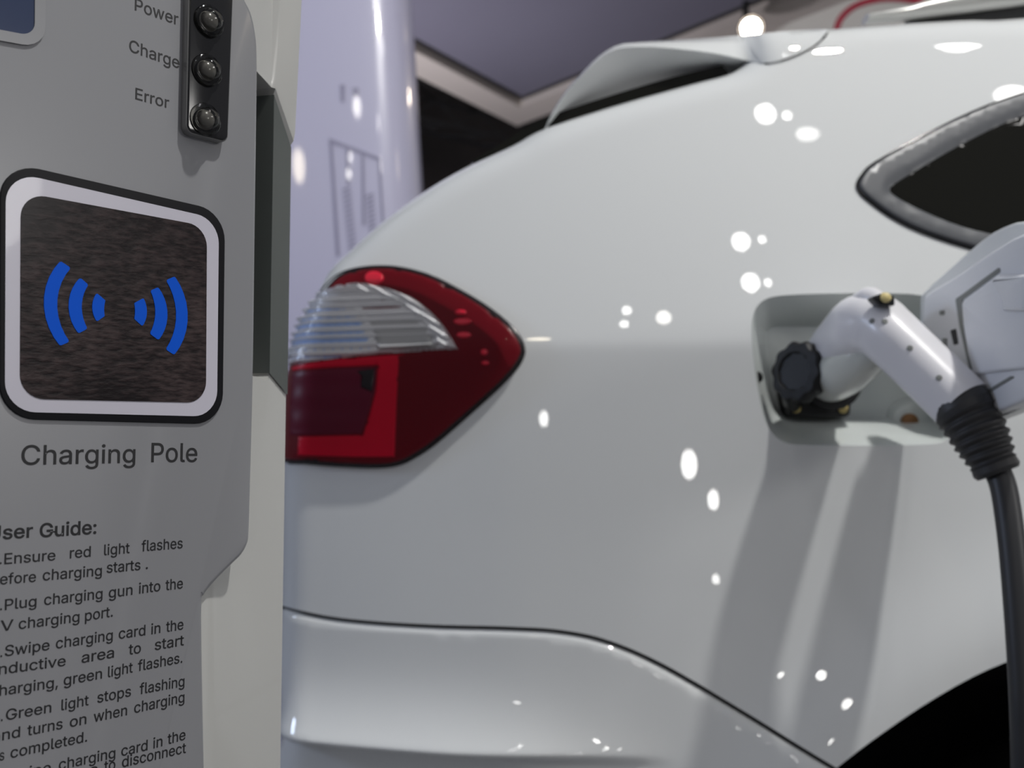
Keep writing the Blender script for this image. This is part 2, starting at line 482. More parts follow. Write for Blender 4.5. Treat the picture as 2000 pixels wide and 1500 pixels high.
# --- outlines
SEAM_PX = [(540, 1177), (557, 1185), (640, 1203), (730, 1213), (850, 1220), (1000, 1224), (1100, 1231), (1190, 1251), (1300, 1299), (1450, 1387), (1560, 1455), (1634, 1500)]
seam = [px2s(*p) for p in spline(SEAM_PX, 9)]
seam[0] = np.array([np.interp(seam[0][1], [p[1] for p in SIL[:60]], [p[0] for p in SIL[:60]]), seam[0][1]])
ARCH_PX = [(1634, 1500), (1700, 1449), (1800, 1380), (1900, 1322), (1990, 1284), (2120, 1240), (2260, 1222), (2420, 1238), (2560, 1290), (2700, 1390), (2800, 1530), (2860, 1700), (2880, 1900)]
arch = [px2s(*p) for p in spline(ARCH_PX, 3)]
i0 = int(np.argmin(np.hypot(*(SIL-seam[0]).T)))
seam[0] = SIL[i0]
front = [(1.13, .30), (3.10, .30), (3.14, .52), (3.24, .68), (3.40, .78), (3.56, .81), (3.72, .78), (3.88, .68), (3.98, .52), (4.02, .30)]
outl = [tuple(p) for p in seam]+[tuple(p) for p in arch[1:]]+front+[tuple(p) for p in SIL[i0+1:][::-1]]
def dens(pts, step):
    out = []
    for a, b_ in zip(pts, pts[1:]+pts[:1]):
        a, b_ = np.array(a), np.array(b_); n = max(1, int(np.linalg.norm(b_-a)/step))
        out += [tuple(a+(b_-a)*k/n) for k in range(n)]
    return out
outl = dens(outl, .02)
FLAP_PX = [(1468, 640), (1472, 612), (1484, 592), (1508, 580), (1560, 575), (1650, 573), (1740, 573), (1800, 577), (1828, 590), (1840, 615), (1850, 690), (1858, 780), (1860, 838), (1850, 858), (1825, 867),
           (1740, 870), (1640, 870), (1560, 869), (1528, 862), (1505, 842), (1490, 810), (1478, 750), (1470, 690)]
flap = [px2s(*p) for p in spline(FLAP_PX, 3, True)]
def grid(outline, holes, step, margin=.45):
    o = np.array(outline); lo, hi = o.min(0), o.max(0)
    X, Z = np.meshgrid(np.arange(lo[0], hi[0], step), np.arange(lo[1], hi[1], step))
    X[1::2] += step/2
    P = np.stack([X.ravel(), Z.ravel()], 1); P = P[inside(P, outline)]
    for h in holes: P = P[~inside(P, h)]
    ring = np.vstack([o, o[:1]]); P = P[dist_poly(P, ring) > step*margin]
    for h in holes: P = P[dist_poly(P, np.vstack([h, h[:1]])) > step*margin]
    return P
def edge_rows(outline):
    """extra rows of points just inside the rounded silhouette"""
    T = np.gradient(SIL, axis=0); T /= np.linalg.norm(T, axis=1)[:, None]; Nn = np.stack([T[:, 1], -T[:, 0]], 1)
    rows = []
    for d in (.0008, .003, .0065, .0115, .018, .026, .036, .048):
        q = SIL+Nn*d; ok = inside(q, outline) & (dist_poly(q, SIL) > d*.9)
        ring = np.vstack([outline, outline[:1]])
        rows.append(q[ok])
    return np.vstack(rows)
fine = grid(outl, [flap], .012)
fine = np.vstack([fine[fine[:, 0] < 1.0], grid([(1.0, .28), (4.3, .28), (4.3, 1.75), (1.0, 1.75)], [], .05)])
fine = fine[inside(fine, outl)]
er = edge_rows(np.array(outl))
fine = fine[dist_poly(fine, SIL) > .055]
extra = []
for x in np.arange(-.25, 1.0, .006):              # rows along the crease
    for dz in (-.010, -.005, 0, .005, .010): extra.append((x, 1.168+dz))
extra = np.array(extra); extra = extra[inside(extra, outl)]; extra = extra[~inside(extra, flap)]
fine = fine[np.abs(fine[:, 1]-1.168) > .014] if True else fine
ring_ = np.vstack([outl, outl[:1]]); fr_ = np.vstack([flap, flap[:1]])
def clean(P, d=.003):
    P = P[dist_poly(P, fr_) > d]
    seamline = np.vstack([seam]+[arch]); return P[dist_poly(P, seamline) > d]
V2, T2, mp2 = cdt(outl, [flap], np.vstack([clean(fine), clean(er), clean(extra)]))
V2 = np.array(V2); y2 = S(V2[:, 0], V2[:, 1])
nv = len(V2)
verts = [(p[0], y, p[1]) for p, y in zip(V2, y2)]+[(p[0], 2*YC-y, p[1]) for p, y in zip(V2, y2)]
faces = [tuple(f) for f in T2]+[tuple(i+nv for i in f[::-1]) for f in T2]
# roof / tailgate / bonnet skin between both sides, along the silhouette
n_sil = len(SIL)-i0
first_sil = None
ol = np.array(outl); dsil = dist_poly(ol, SIL) < 1e-5
for i in range(len(outl)):
    j = (i+1) % len(outl)
    if dsil[i] and dsil[j]:
        a, b_ = mp2[i], mp2[j]; faces.append((a, b_, b_+nv, a+nv))
body = obj('body', verts, faces, 'paint', car, smooth=True)

# --- bumper below the seam
bot = [(1.0, .30)]
sb = [np.array(p)+np.array([-.001, -.0042]) for p in seam]
a_left = [(arch[0][0]-.004, arch[0][1]-.006)]+[tuple(px2s(*p)) for p in [(1588, 1545), (1545, 1600), (1505, 1670)]]+[(.30, .42), (.29, .29)]
lowsil = SIL[:i0][::-1]
lowsil = lowsil[lowsil[:, 1] < sb[0][1]-.001]
bo = [tuple(p) for p in sb[1:]]+a_left+[tuple(p) for p in lowsil[::-1]]
bo = dens(bo, .02)
zl_rows = []
for x in np.arange(-.32, .25, .008):
    for dz in list(np.arange(-.016, .010, .002))+list(np.arange(.012, .15, .007)): zl_rows.append((x,   .690+dz))
zl_rows = np.array(zl_rows)
g_ = grid(bo, [], .012); g_ = g_[(np.abs(g_[:, 1]-.76) > .09) | (g_[:, 0] > .25)]
bp_ = np.vstack([g_, zl_rows])
bp_ = bp_[inside(bp_, bo)]; bring = np.vstack([bo, bo[:1]]); bp_ = bp_[dist_poly(bp_, bring) > .004]
SB = np.array(sb)
lip = []
for d in (.0012, .003, .006):
    lip += [p+np.array([0, -d]) for p in sb[6:]]
lip = np.array(lip); lip = lip[inside(lip, bo)]
bp_ = bp_[dist_poly(bp_, SB) > .009]
er2 = edge_rows(np.array(bo)); er2 = er2[dist_poly(er2, SB) > .008]
bp_ = bp_[dist_poly(bp_, SIL) > .05]
lo_ = SIL[:40]; od = np.argsort(lo_[:, 1])
tz_ = np.array([(np.interp(.690+dz, lo_[od, 1], lo_[od, 0])+d, .690+dz) for dz in (-.016, -.012, -.008, -.004, 0, .004, .008, .014, .022, .034, .05) for d in (.0012, .004, .008, .013, .019, .026, .033, .041, .049, .056)])
er2 = er2[(er2[:, 1] > .745) | (er2[:, 1] < .668)]; er2 = np.vstack([er2, tz_[inside(tz_, bo)]])
V3, T3, mp3 = cdt(bo, [], np.vstack([bp_, er2, lip])); V3 = np.array(V3)
dl = dist_poly(V3, SB); y3 = S(V3[:, 0], V3[:, 1])+.006*np.clip(1-dl/.007, 0, 1)**2-.001
nb = len(V3)
vb = [(p[0], y, p[1]) for p, y in zip(V3, y3)]+[(p[0], 2*YC-y, p[1]) for p, y in zip(V3, y3)]
fb = [tuple(f) for f in T3]+[tuple(i+nb for i in f[::-1]) for f in T3]
bol = np.array(bo); dS = dist_poly(bol, SIL) < 1e-5
for i in range(len(bo)):
    j = (i+1) % len(bo)
    if dS[i] and dS[j]:
        a, b_ = mp3[i], mp3[j]; fb.append((a, b_, b_+nb, a+nb))
obj('rear_bumper', vb, fb, 'paint', car, smooth=True)

# --- strips that follow the side: shut lines and patches
def side_pt(p, off=0.0):
    n = Sn(p[0], p[1])[0]; y = S(p[0], p[1])[0]
    return Vector((p[0], y, p[1]))+Vector(n)*off
def strip(name, line, width, depth, m, parent, off=0.001):
    """narrow ribbon along a line of (x,z) points, with thickness into the body"""
    L = np.array(line, float); T = np.gradient(L, axis=0); T /= np.linalg.norm(T, axis=1)[:, None]+1e-12
    N = np.stack([-T[:, 1], T[:, 0]], 1); vs_, fs = [], []
    for p, n in zip(L, N):
        a, b_ = p+n*width/2, p-n*width/2
        A, B = side_pt(a, off), side_pt(b_, off); A2, B2 = side_pt(a, off-depth), side_pt(b_, off-depth)
        vs_ += [A, B, B2, A2]
    k = len(L)
    for i in range(k-1):
        for q in range(4): fs.append((4*i+q, 4*i+(q+1) % 4, 4*i+4+(q+1) % 4, 4*i+4+q))
    fs += [(0, 1, 2, 3), (4*k-4, 4*k-3, 4*k-2, 4*k-1)]
    return obj(name, vs_, fs, m, parent, smooth=True, angle=40)
strip('bumper_gap', [p+np.array([0, -.002]) for p in seam[4:]], .007, .006, 'gap', car, off=-.004)
def patch(name, outline, off, m, parent, step=.012, edge=.006, skirt=.006, hole=None, label=None, height=None):
    """a shell lying on the side, lifted by off along the surface normal, with rounded rim and skirt"""
    o = dens([tuple(p) for p in outline], max(.006, step*.8)); o = [np.array(p) for p in o]
    hs = [dens([tuple(p) for p in hole], max(.006, step*.8))] if hole is not None else []
    pts = grid(o, hs, step)
    rows = []
    for d in (edge*.15, edge*.45, edge*1.0):
        q = inset(o, d); q = q[inside(q, o)]; q = q[dist_poly(q, np.vstack([o, o[:1]])) > d*.8]; rows.append(q)
    pts = pts[dist_poly(pts, np.vstack([o, o[:1]])) > edge*1.3] if len(pts) else pts
    V, T, mp_ = cdt(o, hs, np.vstack([pts]+rows) if len(pts) else np.vstack(rows)); V = np.array(V)
    d = dist_poly(V, np.vstack([o, o[:1]]))
    for h in hs: d = np.minimum(d, dist_poly(V, np.vstack([h, h[:1]])))
    q = np.clip(1-d/edge, 0, 1); lift = off-(1-np.sqrt(np.maximum(0, 1-q*q)))*min(edge, abs(off)*.8)
    if height is not None: lift = lift+height(V[:, 0], V[:, 1], d)
    Nn = Sn(V[:, 0], V[:, 1]); y = S(V[:, 0], V[:, 1])
    W = np.stack([V[:, 0], y, V[:, 1]], 1)
    top = W+Nn*lift[:, None]
    vs_ = [tuple(p) for p in top]; fs = [tuple(f) for f in T]
    loops = [[mp_[i] for i in range(len(o))]]
    k = len(o)
    for h in hs: loops.append([mp_[k+i] for i in range(len(h))]); k += len(h)
    for lp in loops:
        base = len(vs_)
        vs_ += [tuple(W[i]+Nn[i]*(lift[i]-skirt-abs(off)*.2)) for i in lp]
        for i in range(len(lp)):
            j = (i+1) % len(lp); fs.append((lp[i], lp[j], base+j, base+i))
    return obj(name, vs_, fs, m, parent, smooth=True, angle=50, label=label)

# roof-to-side seam behind the spoiler
seamline = [px2s(*p) for p in spline([(1493, 124), (1540, 112), (1580, 95), (1605, 76), (1614, 64)], 4)]
strip('roof_seam', seamline, .0045, .004, 'gap', car, off=.0008)

# --- quarter window
WIN_PX = [(1677, 362), (1686, 345), (1710, 322), (1800, 272), (1900, 223), (2000, 186), (2120, 150), (2330, 110), (2560, 90), (2590, 240), (2600, 560), (2400, 560), (2100, 530), (1990, 506), (1890, 481), (1800, 451), (1740, 421), (1695, 388), (1681, 374)]
win = [px2s(*p) for p in spline(WIN_PX, 3, True)]
GL_PX = [(1736, 374), (1745, 362), (1800, 328), (1900, 272), (2000, 228), (2140, 190), (2340, 150), (2540, 132), (2560, 250), (2565, 520), (2400, 522), (2120, 494), (1990, 470), (1900, 452), (1830, 428), (1770, 400), (1742, 383)]
gl = [px2s(*p) for p in spline(GL_PX, 3, True)]
qw = patch('quarter_window', [tuple(p) for p in inset(np.array(gl), -.003)], .0030, 'glass', car, step=.012, edge=.001)
patch('window_frame', win, .006, 'trim', qw, step=.008, edge=.0025, hole=gl)
outer_trim = [px2s(*p) for p in spline(WIN_PX, 3, True)]
def offs(pl, d): return inset(pl, -d)
seal_o = offs(np.array(outer_trim), .004)
patch('window_seal', seal_o, .003, 'gloss_black', qw, step=.012, edge=.002, hole=[tuple(p) for p in inset(np.array(outer_trim), .002)])
# side door glass further forward
dg = [(1.52, 1.16), (2.95, 1.17), (2.55, 1.46), (2.2, 1.565), (1.6, 1.60), (1.52, 1.55)]
patch('side_window', round_poly(dg, .05), .004, 'glass', car, step=.05, edge=.006)
for name, line in (('door_gap', [(1.44, 1.60), (1.42, 1.2), (1.30, .95), (1.22, .55), (1.25, .34)]), ('door_gap', [(2.25, 1.56), (2.30, 1.15), (2.30, .36)])):
    strip(name, spline(line, 8), .006, .003, 'gap', car)

# --- tail lamp
LAMP_PX = [(556, 903), (556, 860), (558, 800), (563, 740), (571, 705), (583, 668), (600, 627), (618, 594), (636, 567), (662, 539), (700, 523), (745, 518), (790, 522), (840, 536), (890, 560), (945, 592), (990, 626), (1014, 652), (1026, 678),
           (1024, 698), (1010, 722), (975, 760), (915, 814), (850, 870), (805, 899), (775, 911), (740, 915), (690, 914), (640, 911), (595, 907)]
def lamp_pts(pp, per=3, closed=True): return [px2s(*p) for p in spline(pp, per, closed)]
def lamp_poly(pp, r=0): return [px2s(*p) for p in (round_poly(pp, r) if r else pp)]
lamp_o = lamp_pts(LAMP_PX)
lamp = patch('tail_lamp', lamp_o, .003, 'lamp_rim', car, step=.008, edge=.005)
inn = inset(np.array(lamp_o), .0055)
patch('red_reflector', [tuple(p) for p in inn], .0045, 'lamp_red', lamp, step=.008, edge=.003)
z5 = lambda pts: [(540+x/3.2615, 480+y/3.2615) for x, y in pts]
WHITE = z5([(225,400),(300,305),(400,262),(520,243),(640,258),(780,297),(900,352),(1000,438),(1080,530),(1165,665),(1000,674),(820,684),(650,694),(400,722),(108,768),(122,640),(155,490)])
def saw(per, slope): return lambda x, z, d: slope*per*((-z/per) % 1.0)*np.clip(d/.003, 0, 1)
patch('clear_section', lamp_poly(WHITE), .0050, 'lamp_white', lamp, step=.0022, edge=.002, height=saw(.010, .8))
BLUE = z5([(165,485),(240,400),(380,385),(500,425),(560,500),(600,600),(625,690),(400,716),(115,762),(130,640)])
def ribs(x, z, d): return .0018*np.sin(z*2*math.pi/.0115)*np.clip(d/.004, 0, 1)+.0004*np.sin(x*2*math.pi/.012+z*90)*np.clip(d/.004, 0, 1)
patch('reverse_light', lamp_poly(BLUE), .0068, 'lamp_blue_refl', lamp, step=.003, edge=.003, height=ribs, label='ribbed reversing light with blue reflected light in its colour')
BOWL = z5([(560,445),(700,435),(850,440),(950,500),(1010,580),(1055,668),(830,682),(655,690),(630,590)])
patch('turn_signal', lamp_poly(BOWL), .0070, 'lamp_chrome', lamp, step=.008, edge=.006, height=lambda x, z, d: .16*(1.205-z)*np.clip(d/.006, 0, 1), label='grey indicator bowl')
ARC_O = [(520,245),(640,262),(780,300),(900,355),(1000,440),(1080,530),(1160,662)]
ARC_I = [(1050,664),(1000,570),(930,490),(840,410),(750,360),(640,330),(540,320)]
arc_poly = z5([tuple(p) for p in spline(ARC_O, 4)]+[tuple(p) for p in spline(ARC_I, 4)])
patch('clear_ring', lamp_poly(arc_poly), .0078, 'lamp_white', lamp, step=.002, edge=.002, height=lambda x, z, d: saw(.010, .8)(x, z+.6*x, d))
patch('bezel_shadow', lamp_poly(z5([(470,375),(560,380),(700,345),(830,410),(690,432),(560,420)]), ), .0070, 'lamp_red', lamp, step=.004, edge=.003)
bar_path = lamp_pts(z5([(500,395),(560,430),(600,520),(640,685)]), 4, False)
strip('chrome_bar', bar_path, .006, .003, 'lamp_white', lamp, off=.0085)
U_PX = z5([(118,775),(400,722),(850,690),(790,705),(775,1000),(762,1345),(500,1345),(150,1335),(155,1215),(560,1205),(600,1080),(640,930),(655,765),(400,775),(120,800)])
patch('brake_light', lamp_poly(U_PX), .0055, 'lamp_bright', lamp, step=.006, edge=.002, label='bright red brake light frame')
DK = z5([(118,805),(400,780),(650,770),(635,930),(598,1075),(555,1200),(155,1210),(100,1210)])
patch('fog_lens', lamp_poly(DK), .0052, 'lamp_dark', lamp, step=.005, edge=.002, label='smoked red inner lens', height=lambda x, z, d: .0004*np.sin(z*2*math.pi/.006)*np.clip(d/.004, 0, 1))
patch('dark_step', lamp_poly(z5([(500,800),(640,780),(622,940),(545,905),(545,830)])), .0062, 'lamp_rim', lamp, step=.005, edge=.002)
for c_, rx, ry in (((1178,432),38,17),((1190,490),58,22),((1200,575),48,20),((630,215),62,45),((1328,680),24,20),((1335,748),26,15)):
    el = [(c_[0]+rx*math.cos(a), c_[1]+ry*math.sin(a)) for a in np.linspace(0, 2*math.pi, 14, endpoint=False)]
    patch('glint_dot', lamp_poly(z5(el)), .0062, 'red_glint', lamp, step=.004, edge=.002)  # glints of the hall lamps, laid on as red patches
patch('outer_lens', [tuple(p) for p in inset(np.array(lamp_o), .002)], .0125, 'cover', lamp, step=.008, edge=.009, skirt=.004)

# --- tailgate glass, spoiler, roof rail
def extrude_y(name, prof3, depth, m, parent, n_end=0, **k):
    """prof3: closed list of 3D points on the near side; swept to the mirrored far side"""
    n = len(prof3); v = [Vector(p) for p in prof3]; v += [Vector((p[0], 2*YC-p[1], p[2])) for p in v]
    T = tess([(p[0], p[2]) for p in prof3])
    f = [tuple(t_) for t_ in T]+[tuple(i+n for i in t_) for t_ in T]+[(i, (i+1) % n, n+(i+1) % n, n+i) for i in range(n)]
    return obj(name, v, f, m, parent, **k)
def xz(px, py, Y): v = at(px, py, Y); return np.array([v.x, v.z])
gpx_out = [(930, 326), (1000, 283), (1060, 247), (1150, 214), (1300, 168), (1420, 138)]
gpx_in = [(1430, 150), (1300, 190), (1150, 236), (1060, 270), (1000, 300), (930, 335)]
Yg = 1.205
go = [xz(p[0]-9, p[1]-11, Yg+.05) for p in spline(gpx_out, 4)]; gi = [xz(p[0], p[1], Yg+.05) for p in spline(gpx_in, 4)]
pr = [(p[0], Yg+.05, p[1]) for p in go]+[(p[0], Yg+.05, p[1]) for p in gi]
extrude_y('rear_window', pr, 0, 'glass', car)
SP_TOP = spline([(1064, 252), (1072, 232), (1090, 200), (1112, 170), (1132, 148), (1158, 120), (1180, 102), (1200, 90), (1222, 84), (1300, 79), (1400, 73), (1500, 64), (1560, 59), (1614, 56)], 3)
SP_MID = spline([(1064, 252.5), (1072, 233), (1091, 201), (1113, 171), (1134, 150), (1160, 123), (1183, 106), (1203, 96), (1228, 92), (1300, 93), (1400, 105), (1490, 123), (1540, 112), (1580, 95), (1604, 77), (1613, 65)], 3)
SP_BOT = spline([(1066, 256), (1120, 240), (1200, 218), (1300, 190), (1400, 160), (1490, 126), (1540, 115), (1580, 98), (1606, 79), (1615, 67)], 5)
nS = 37
def even(L): L = np.array(L, float); t_ = np.r_[0, np.cumsum(np.linalg.norm(np.diff(L, axis=0), axis=1))]; return np.stack([np.interp(np.linspace(0, t_[-1], nS), t_, L[:, k]) for k in (0, 1)], 1)
top, md, bt = even(SP_TOP), even(SP_MID), even(SP_BOT)
Yt, Yb = 1.235, 1.29
vs_, fs = [], []
for i in range(nS):
    q_ = float(ss(1430, 1500, md[i, 0])); h_ = px2s(md[i, 0], max(md[i, 1], 75)); ys = float(S(h_[0], h_[1])[0])
    A0 = at(top[i, 0], top[i, 1], Yt+.04+q_*(ys+.02-Yt-.04)); A = at(md[i, 0], md[i, 1], Yt+q_*(ys-.004-Yt)); B = at(bt[i, 0], bt[i, 1], Yb+q_*(ys-.001-Yb))
    L2 = A0+Vector((.0, .08, .004)); row = [Vector((L2.x, 2*YC-L2.y, L2.z)), L2, A0+Vector((0, .012, .001)), A0, A0.lerp(A, .5)+Vector((0, -.006, 0)), A]
    for k in range(1, 6):
        q = k/5; row.append(A.lerp(B, q)+Vector((0, .012*math.sin(q*math.pi), 0)))
    row.append(Vector((B.x, 2*YC-B.y, B.z)))
    vs_ += row; cols = len(row)
for i in range(nS-1):
    for k in range(cols): fs.append((i*cols+k, i*cols+(k+1) % cols, (i+1)*cols+(k+1) % cols, (i+1)*cols+k))
fs += [tuple(range(cols)), tuple(range((nS-1)*cols, nS*cols))]
obj('roof_spoiler', vs_, fs, 'paint', car, smooth=True, angle=45)
rl = [at(1690, 38, 1.38), at(1760, 28, 1.38), at(1850, 12, 1.38), at(1950, -2, 1.38), at(2100, -16, 1.38), at(2500, -25, 1.38), at(3000, 0, 1.38), at(3200, 20, 1.38)]
rl = [Vector(p) for p in spline([tuple(p) for p in rl], 5)]
rr = tube('roof_rail', rl, [(.016, .006+.010*min(1, i/12)) for i in range(len(rl))], 'rail', car, n=12)
rb = [Vector(p)+Vector((0, .01, -.020)) for p in rl[6:]]
tube('rail_base', rb, [(.012, .012)]*len(rb), 'black', rr, n=10)

# --- wheels and arch liner
def wheel(x, y, sgn):
    c = Vector((x, y, .335)); ax = Vector((0, -sgn, 0))
    ty = lathe('wheel', c, ax, [(.20, -.10), (.29, -.11), (.325, -.09), (.335, -.05), (.335, .05), (.325, .09), (.29, .11), (.215, .10), (.205, .07), (.20, -.06)], 'rubber', car, n=48)
    mb = MB()
    for k in range(5):
        a = 2*math.pi*k/5; u = Vector((math.cos(a), 0, math.sin(a))); s = Vector((-math.sin(a), 0, math.cos(a))); d = ax*.06
        mb.add([c+d+u*.04+s*.03, c+d+u*.04-s*.03, c+d+u*.21-s*.022, c+d+u*.21+s*.022, c+d*.4+u*.04+s*.03, c+d*.4+u*.04-s*.03, c+d*.4+u*.21-s*.022, c+d*.4+u*.21+s*.022],
               [(0,1,2,3),(4,5,6,7),(0,1,5,4),(1,2,6,5),(2,3,7,6),(3,0,4,7)])
    mb.make('rim', 'alloy', ty)
    lathe('hub', c, ax, [(.055, .0), (.055, .065), (.045, .07)], 'alloy', ty, n=20)
for x in (.80, 3.56):
    wheel(x, 1.26, 1); wheel(x, 2*YC-1.26, -1)
def housing_shell(P):
    P = [np.array(p, float) for p in P]; n = len(P)
    v = [Vector((p[0], float(S(p[0], p[1])[0])+.010, p[1]+.008)) for p in P]+[Vector((p[0], 1.62, p[1]+.008)) for p in P]
    f = [(i, i+1, n+i+1, n+i) for i in range(n-1)]+[tuple(i+n for i in t_) for t_ in tess([tuple(p) for p in P])]
    obj('wheel_housing', v, f, 'black', car)
housing_shell([np.array(p) for p in a_left][::-1]+[p for p in arch]+[np.array(front[0])])
housing_shell(front[1:])

# --- charge port recess, inlet, dust cap
BACK = [(1497, 650), (1500, 645), (1507, 641), (1520, 639), (1570, 638), (1650, 638), (1730, 638), (1780, 639), (1800, 642), (1808, 650), (1814, 700), (1818, 760), (1820, 800), (1816, 808), (1806, 812),
        (1740, 814), (1640, 814), (1570, 814), (1545, 812), (1530, 806), (1515, 790), (1505, 740), (1499, 690)]
YB = 1.185
front_l = [Vector((p[0], float(S(p[0], p[1])[0]), p[1])) for p in flap]
back_l = [at(p[0], p[1], YB) for p in spline(BACK, 3, True)]
vs_, fs = [], []; n = len(front_l); RR = 6
for k in range(RR+1):
    q = k/RR; e = q
    for a, b_ in zip(front_l, back_l):
        p = a.lerp(b_, e); 
        if 0 < k < RR: p = p+Vector((0, -.0, 0))
        vs_.append(p)
for k in range(RR):
    for i in range(n):
        j = (i+1) % n; fs.append((k*n+i, k*n+j, (k+1)*n+j, (k+1)*n+i))
T = tess([(p.x, p.z) for p in back_l]); fs += [tuple(i+RR*n for i in t_) for t_ in T]
bucket = obj('charge_port_recess', vs_, fs, 'paint_inner', car, smooth=True, angle=40)
def frameY(Y): return lambda u, v, w_: Vector((u, Y-w_, v))
def pxpoly(pp, Y): return [tuple(xz(p[0], p[1], Y)) for p in pp]
Yp = 1.165
flange = prism('inlet_flange', round_poly(pxpoly([(1528, 745), (1662, 745), (1662, 815), (1540, 815)], Yp-.012), .008), -.020, .012, .003, 'black', car, frame=frameY(Yp))
for p in ((1554, 797), (1646, 797)):
    lathe('flange_screw', at(p[0], p[1], Yp-.012), (0, -1, 0), [(.0062, -.004), (.0062, .002), (.0045, .003)], 'brass', flange, n=14)
sock_c = at(1612, 742, 1.165)
lathe('inlet_socket', sock_c+Vector((0, .015, 0)), (0, -1, 0), [(.038, 0), (.038, .04), (.034, .042)], 'black', car, n=28)
cap_c = at(1560, 727, 1.082)
cap = lathe('dust_cap', cap_c, (-.83, -.55, .10), [(.025, -.012), (.034, -.010), (.035, .004), (.032, .008), (.023, .009), (.021, .006), (.004, .006)], 'black', car, n=60,
            scallop=lambda a, h: 1+.05*math.cos(10*a) if h < .0085 else 1)
tube('cap_hinge', [at(1540, 765, 1.09), at(1542, 785, 1.12), at(1550, 792, 1.15)], [.008, .008, .008], 'black', cap, n=10)
mb = MB()
lathe('recess_boss', at(1775, 822, YB)+Vector((0, .002, 0)), (0, -1, 0), [(.030, 0), (.026, .012), (.020, .016)], 'paint_inner', bucket, n=24)
lathe('recess_screw', at(1776, 824, YB-.016), (0, -1, 0), [(.0105, -.002), (.0105, .003), (.007, .005)], 'rust', bucket, n=16)
tube('latch_hook', [at(1474, 738, 1.13), at(1480, 736, 1.115), at(1487, 732, 1.115)], [.006, .007, .004], 'black', bucket, n=10)

# --- open charge flap door
XD = .460
def frD(u, v, w_): return Vector((XD-w_, u, v))   # u = depth, v = height, w towards the camera side (-x)
def dpx(px, py, w_=0.0):
    """pixel on the door's plane -> (depth, height)"""
    a, b_ = ray(px, py); Y = (XD-w_)/a; return (Y, ZC+b_*Y)
D_OUT = [(1796, 640), (1796, 580), (1802, 570), (1885, 495), (1930, 457), (1965, 440), (1990, 432), (2012, 436), (2034, 455), (2045, 510), (2045, 740), (2030, 778), (2000, 793), (1964, 811), (1880, 842), (1845, 838), (1815, 780), (1802, 710)]
outer = [dpx(*p, -.006) for p in chaikin(D_OUT, 1, True)]
door = prism('charge_flap_door', outer, -.018, -.006, .003, 'paint', car, frame=frD)
D_IN = [(1801, 640), (1803, 580), (1808, 573), (1872, 535), (1933, 492), (1990, 457), (2012, 456), (2030, 475), (2038, 520), (2038, 735), (2024, 768), (1996, 784), (1960, 799), (1880, 828), (1850, 822), (1820, 770), (1807, 710)]
liner = prism('door_liner', [dpx(*p, .006) for p in chaikin(D_IN, 1, True)], -.010, .006, .004, 'liner', door, frame=frD)
z7 = lambda pts: [(1780+x/3.259, 400+y/3.261) for x, y in pts]
def frL(u, v, w_): return frD(u, v, w_+.0057)
def lpoly(pp, r=.002): return round_poly([dpx(*p, .006) for p in z7(pp)], r)
prism('liner_groove', lpoly([(285,600),(330,570),(560,400),(572,425),(330,605),(350,800),(405,1050),(375,1050),(310,770)]), .0, .0012, 0, 'dimple', liner, frame=frL, label='dark groove')
prism('raised_panel', lpoly([(345,620),(580,440),(790,440),(800,1040),(420,1080),(385,950),(355,760)], .004), .0, .005, .003, 'liner', liner, frame=frL)
prism('latch_slot', lpoly([(252,800),(285,790),(300,885),(275,893)], .001), 0, .0012, 0, 'gap', liner, frame=frL)
prism('latch_slot', lpoly([(200,850),(228,850),(228,905),(205,890)], .001), 0, .0012, 0, 'dimple', liner, frame=frL)
prism('rivet', lpoly([(182,675),(210,672),(214,700),(186,704)], .002), 0, .0012, 0, 'dimple', liner, frame=frL)
prism('lower_rib', lpoly([(480,1185),(640,1090),(665,1095),(490,1200)], .001), 0, .0015, 0, 'dimple', liner, frame=frL)
prism('hinge_boss', lpoly([(560,475),(600,450),(790,440),(790,680),(640,680),(640,620)], .004), 0.004, .010, .004, 'liner', liner, frame=frL)

# ================================================================== charging gun with cable
gun = root('charging_gun', at(1590, 750, 1.14), 'white charging gun with black ribbed boot and cable, plugged into the car', 'charger plug')
path = [at(1620, 704, 1.11), at(1645, 680, 1.075), at(1670, 655, 1.035), at(1688, 639, 1.008), at(1706, 636, .99), at(1724, 644, .975), at(1748, 665, .962), at(1800, 714, .943), at(1879, 790, .915)]
path = [Vector(p) for p in spline([tuple(p) for p in path], 5)]
rad_c = [(0, .030), (.12, .033), (.30, .0345), (.42, .0345), (.52, .0325), (.65, .0290), (.85, .0275), (1, .027)]
rad = [float(np.interp(i/(len(path)-1), *zip(*rad_c))) for i in range(len(path))]
gb = tube('gun_body', path, rad, 'gun', gun, n=40, power=2.5)
# pale connector nose below the grip arm
npth = [at(1622, 738, 1.15), at(1626, 736, 1.09), at(1652, 722, 1.05), at(1688, 698, 1.01), at(1712, 680, .99)]
npth = [Vector(p) for p in spline([tuple(p) for p in npth], 4)]
nr = [float(np.interp(i/(len(npth)-1), [0, .2, .5, 1], [.026, .029, .028, .018])) for i in range(len(npth))]
tube('connector_nose', npth, nr, 'nose', gun, n=28)
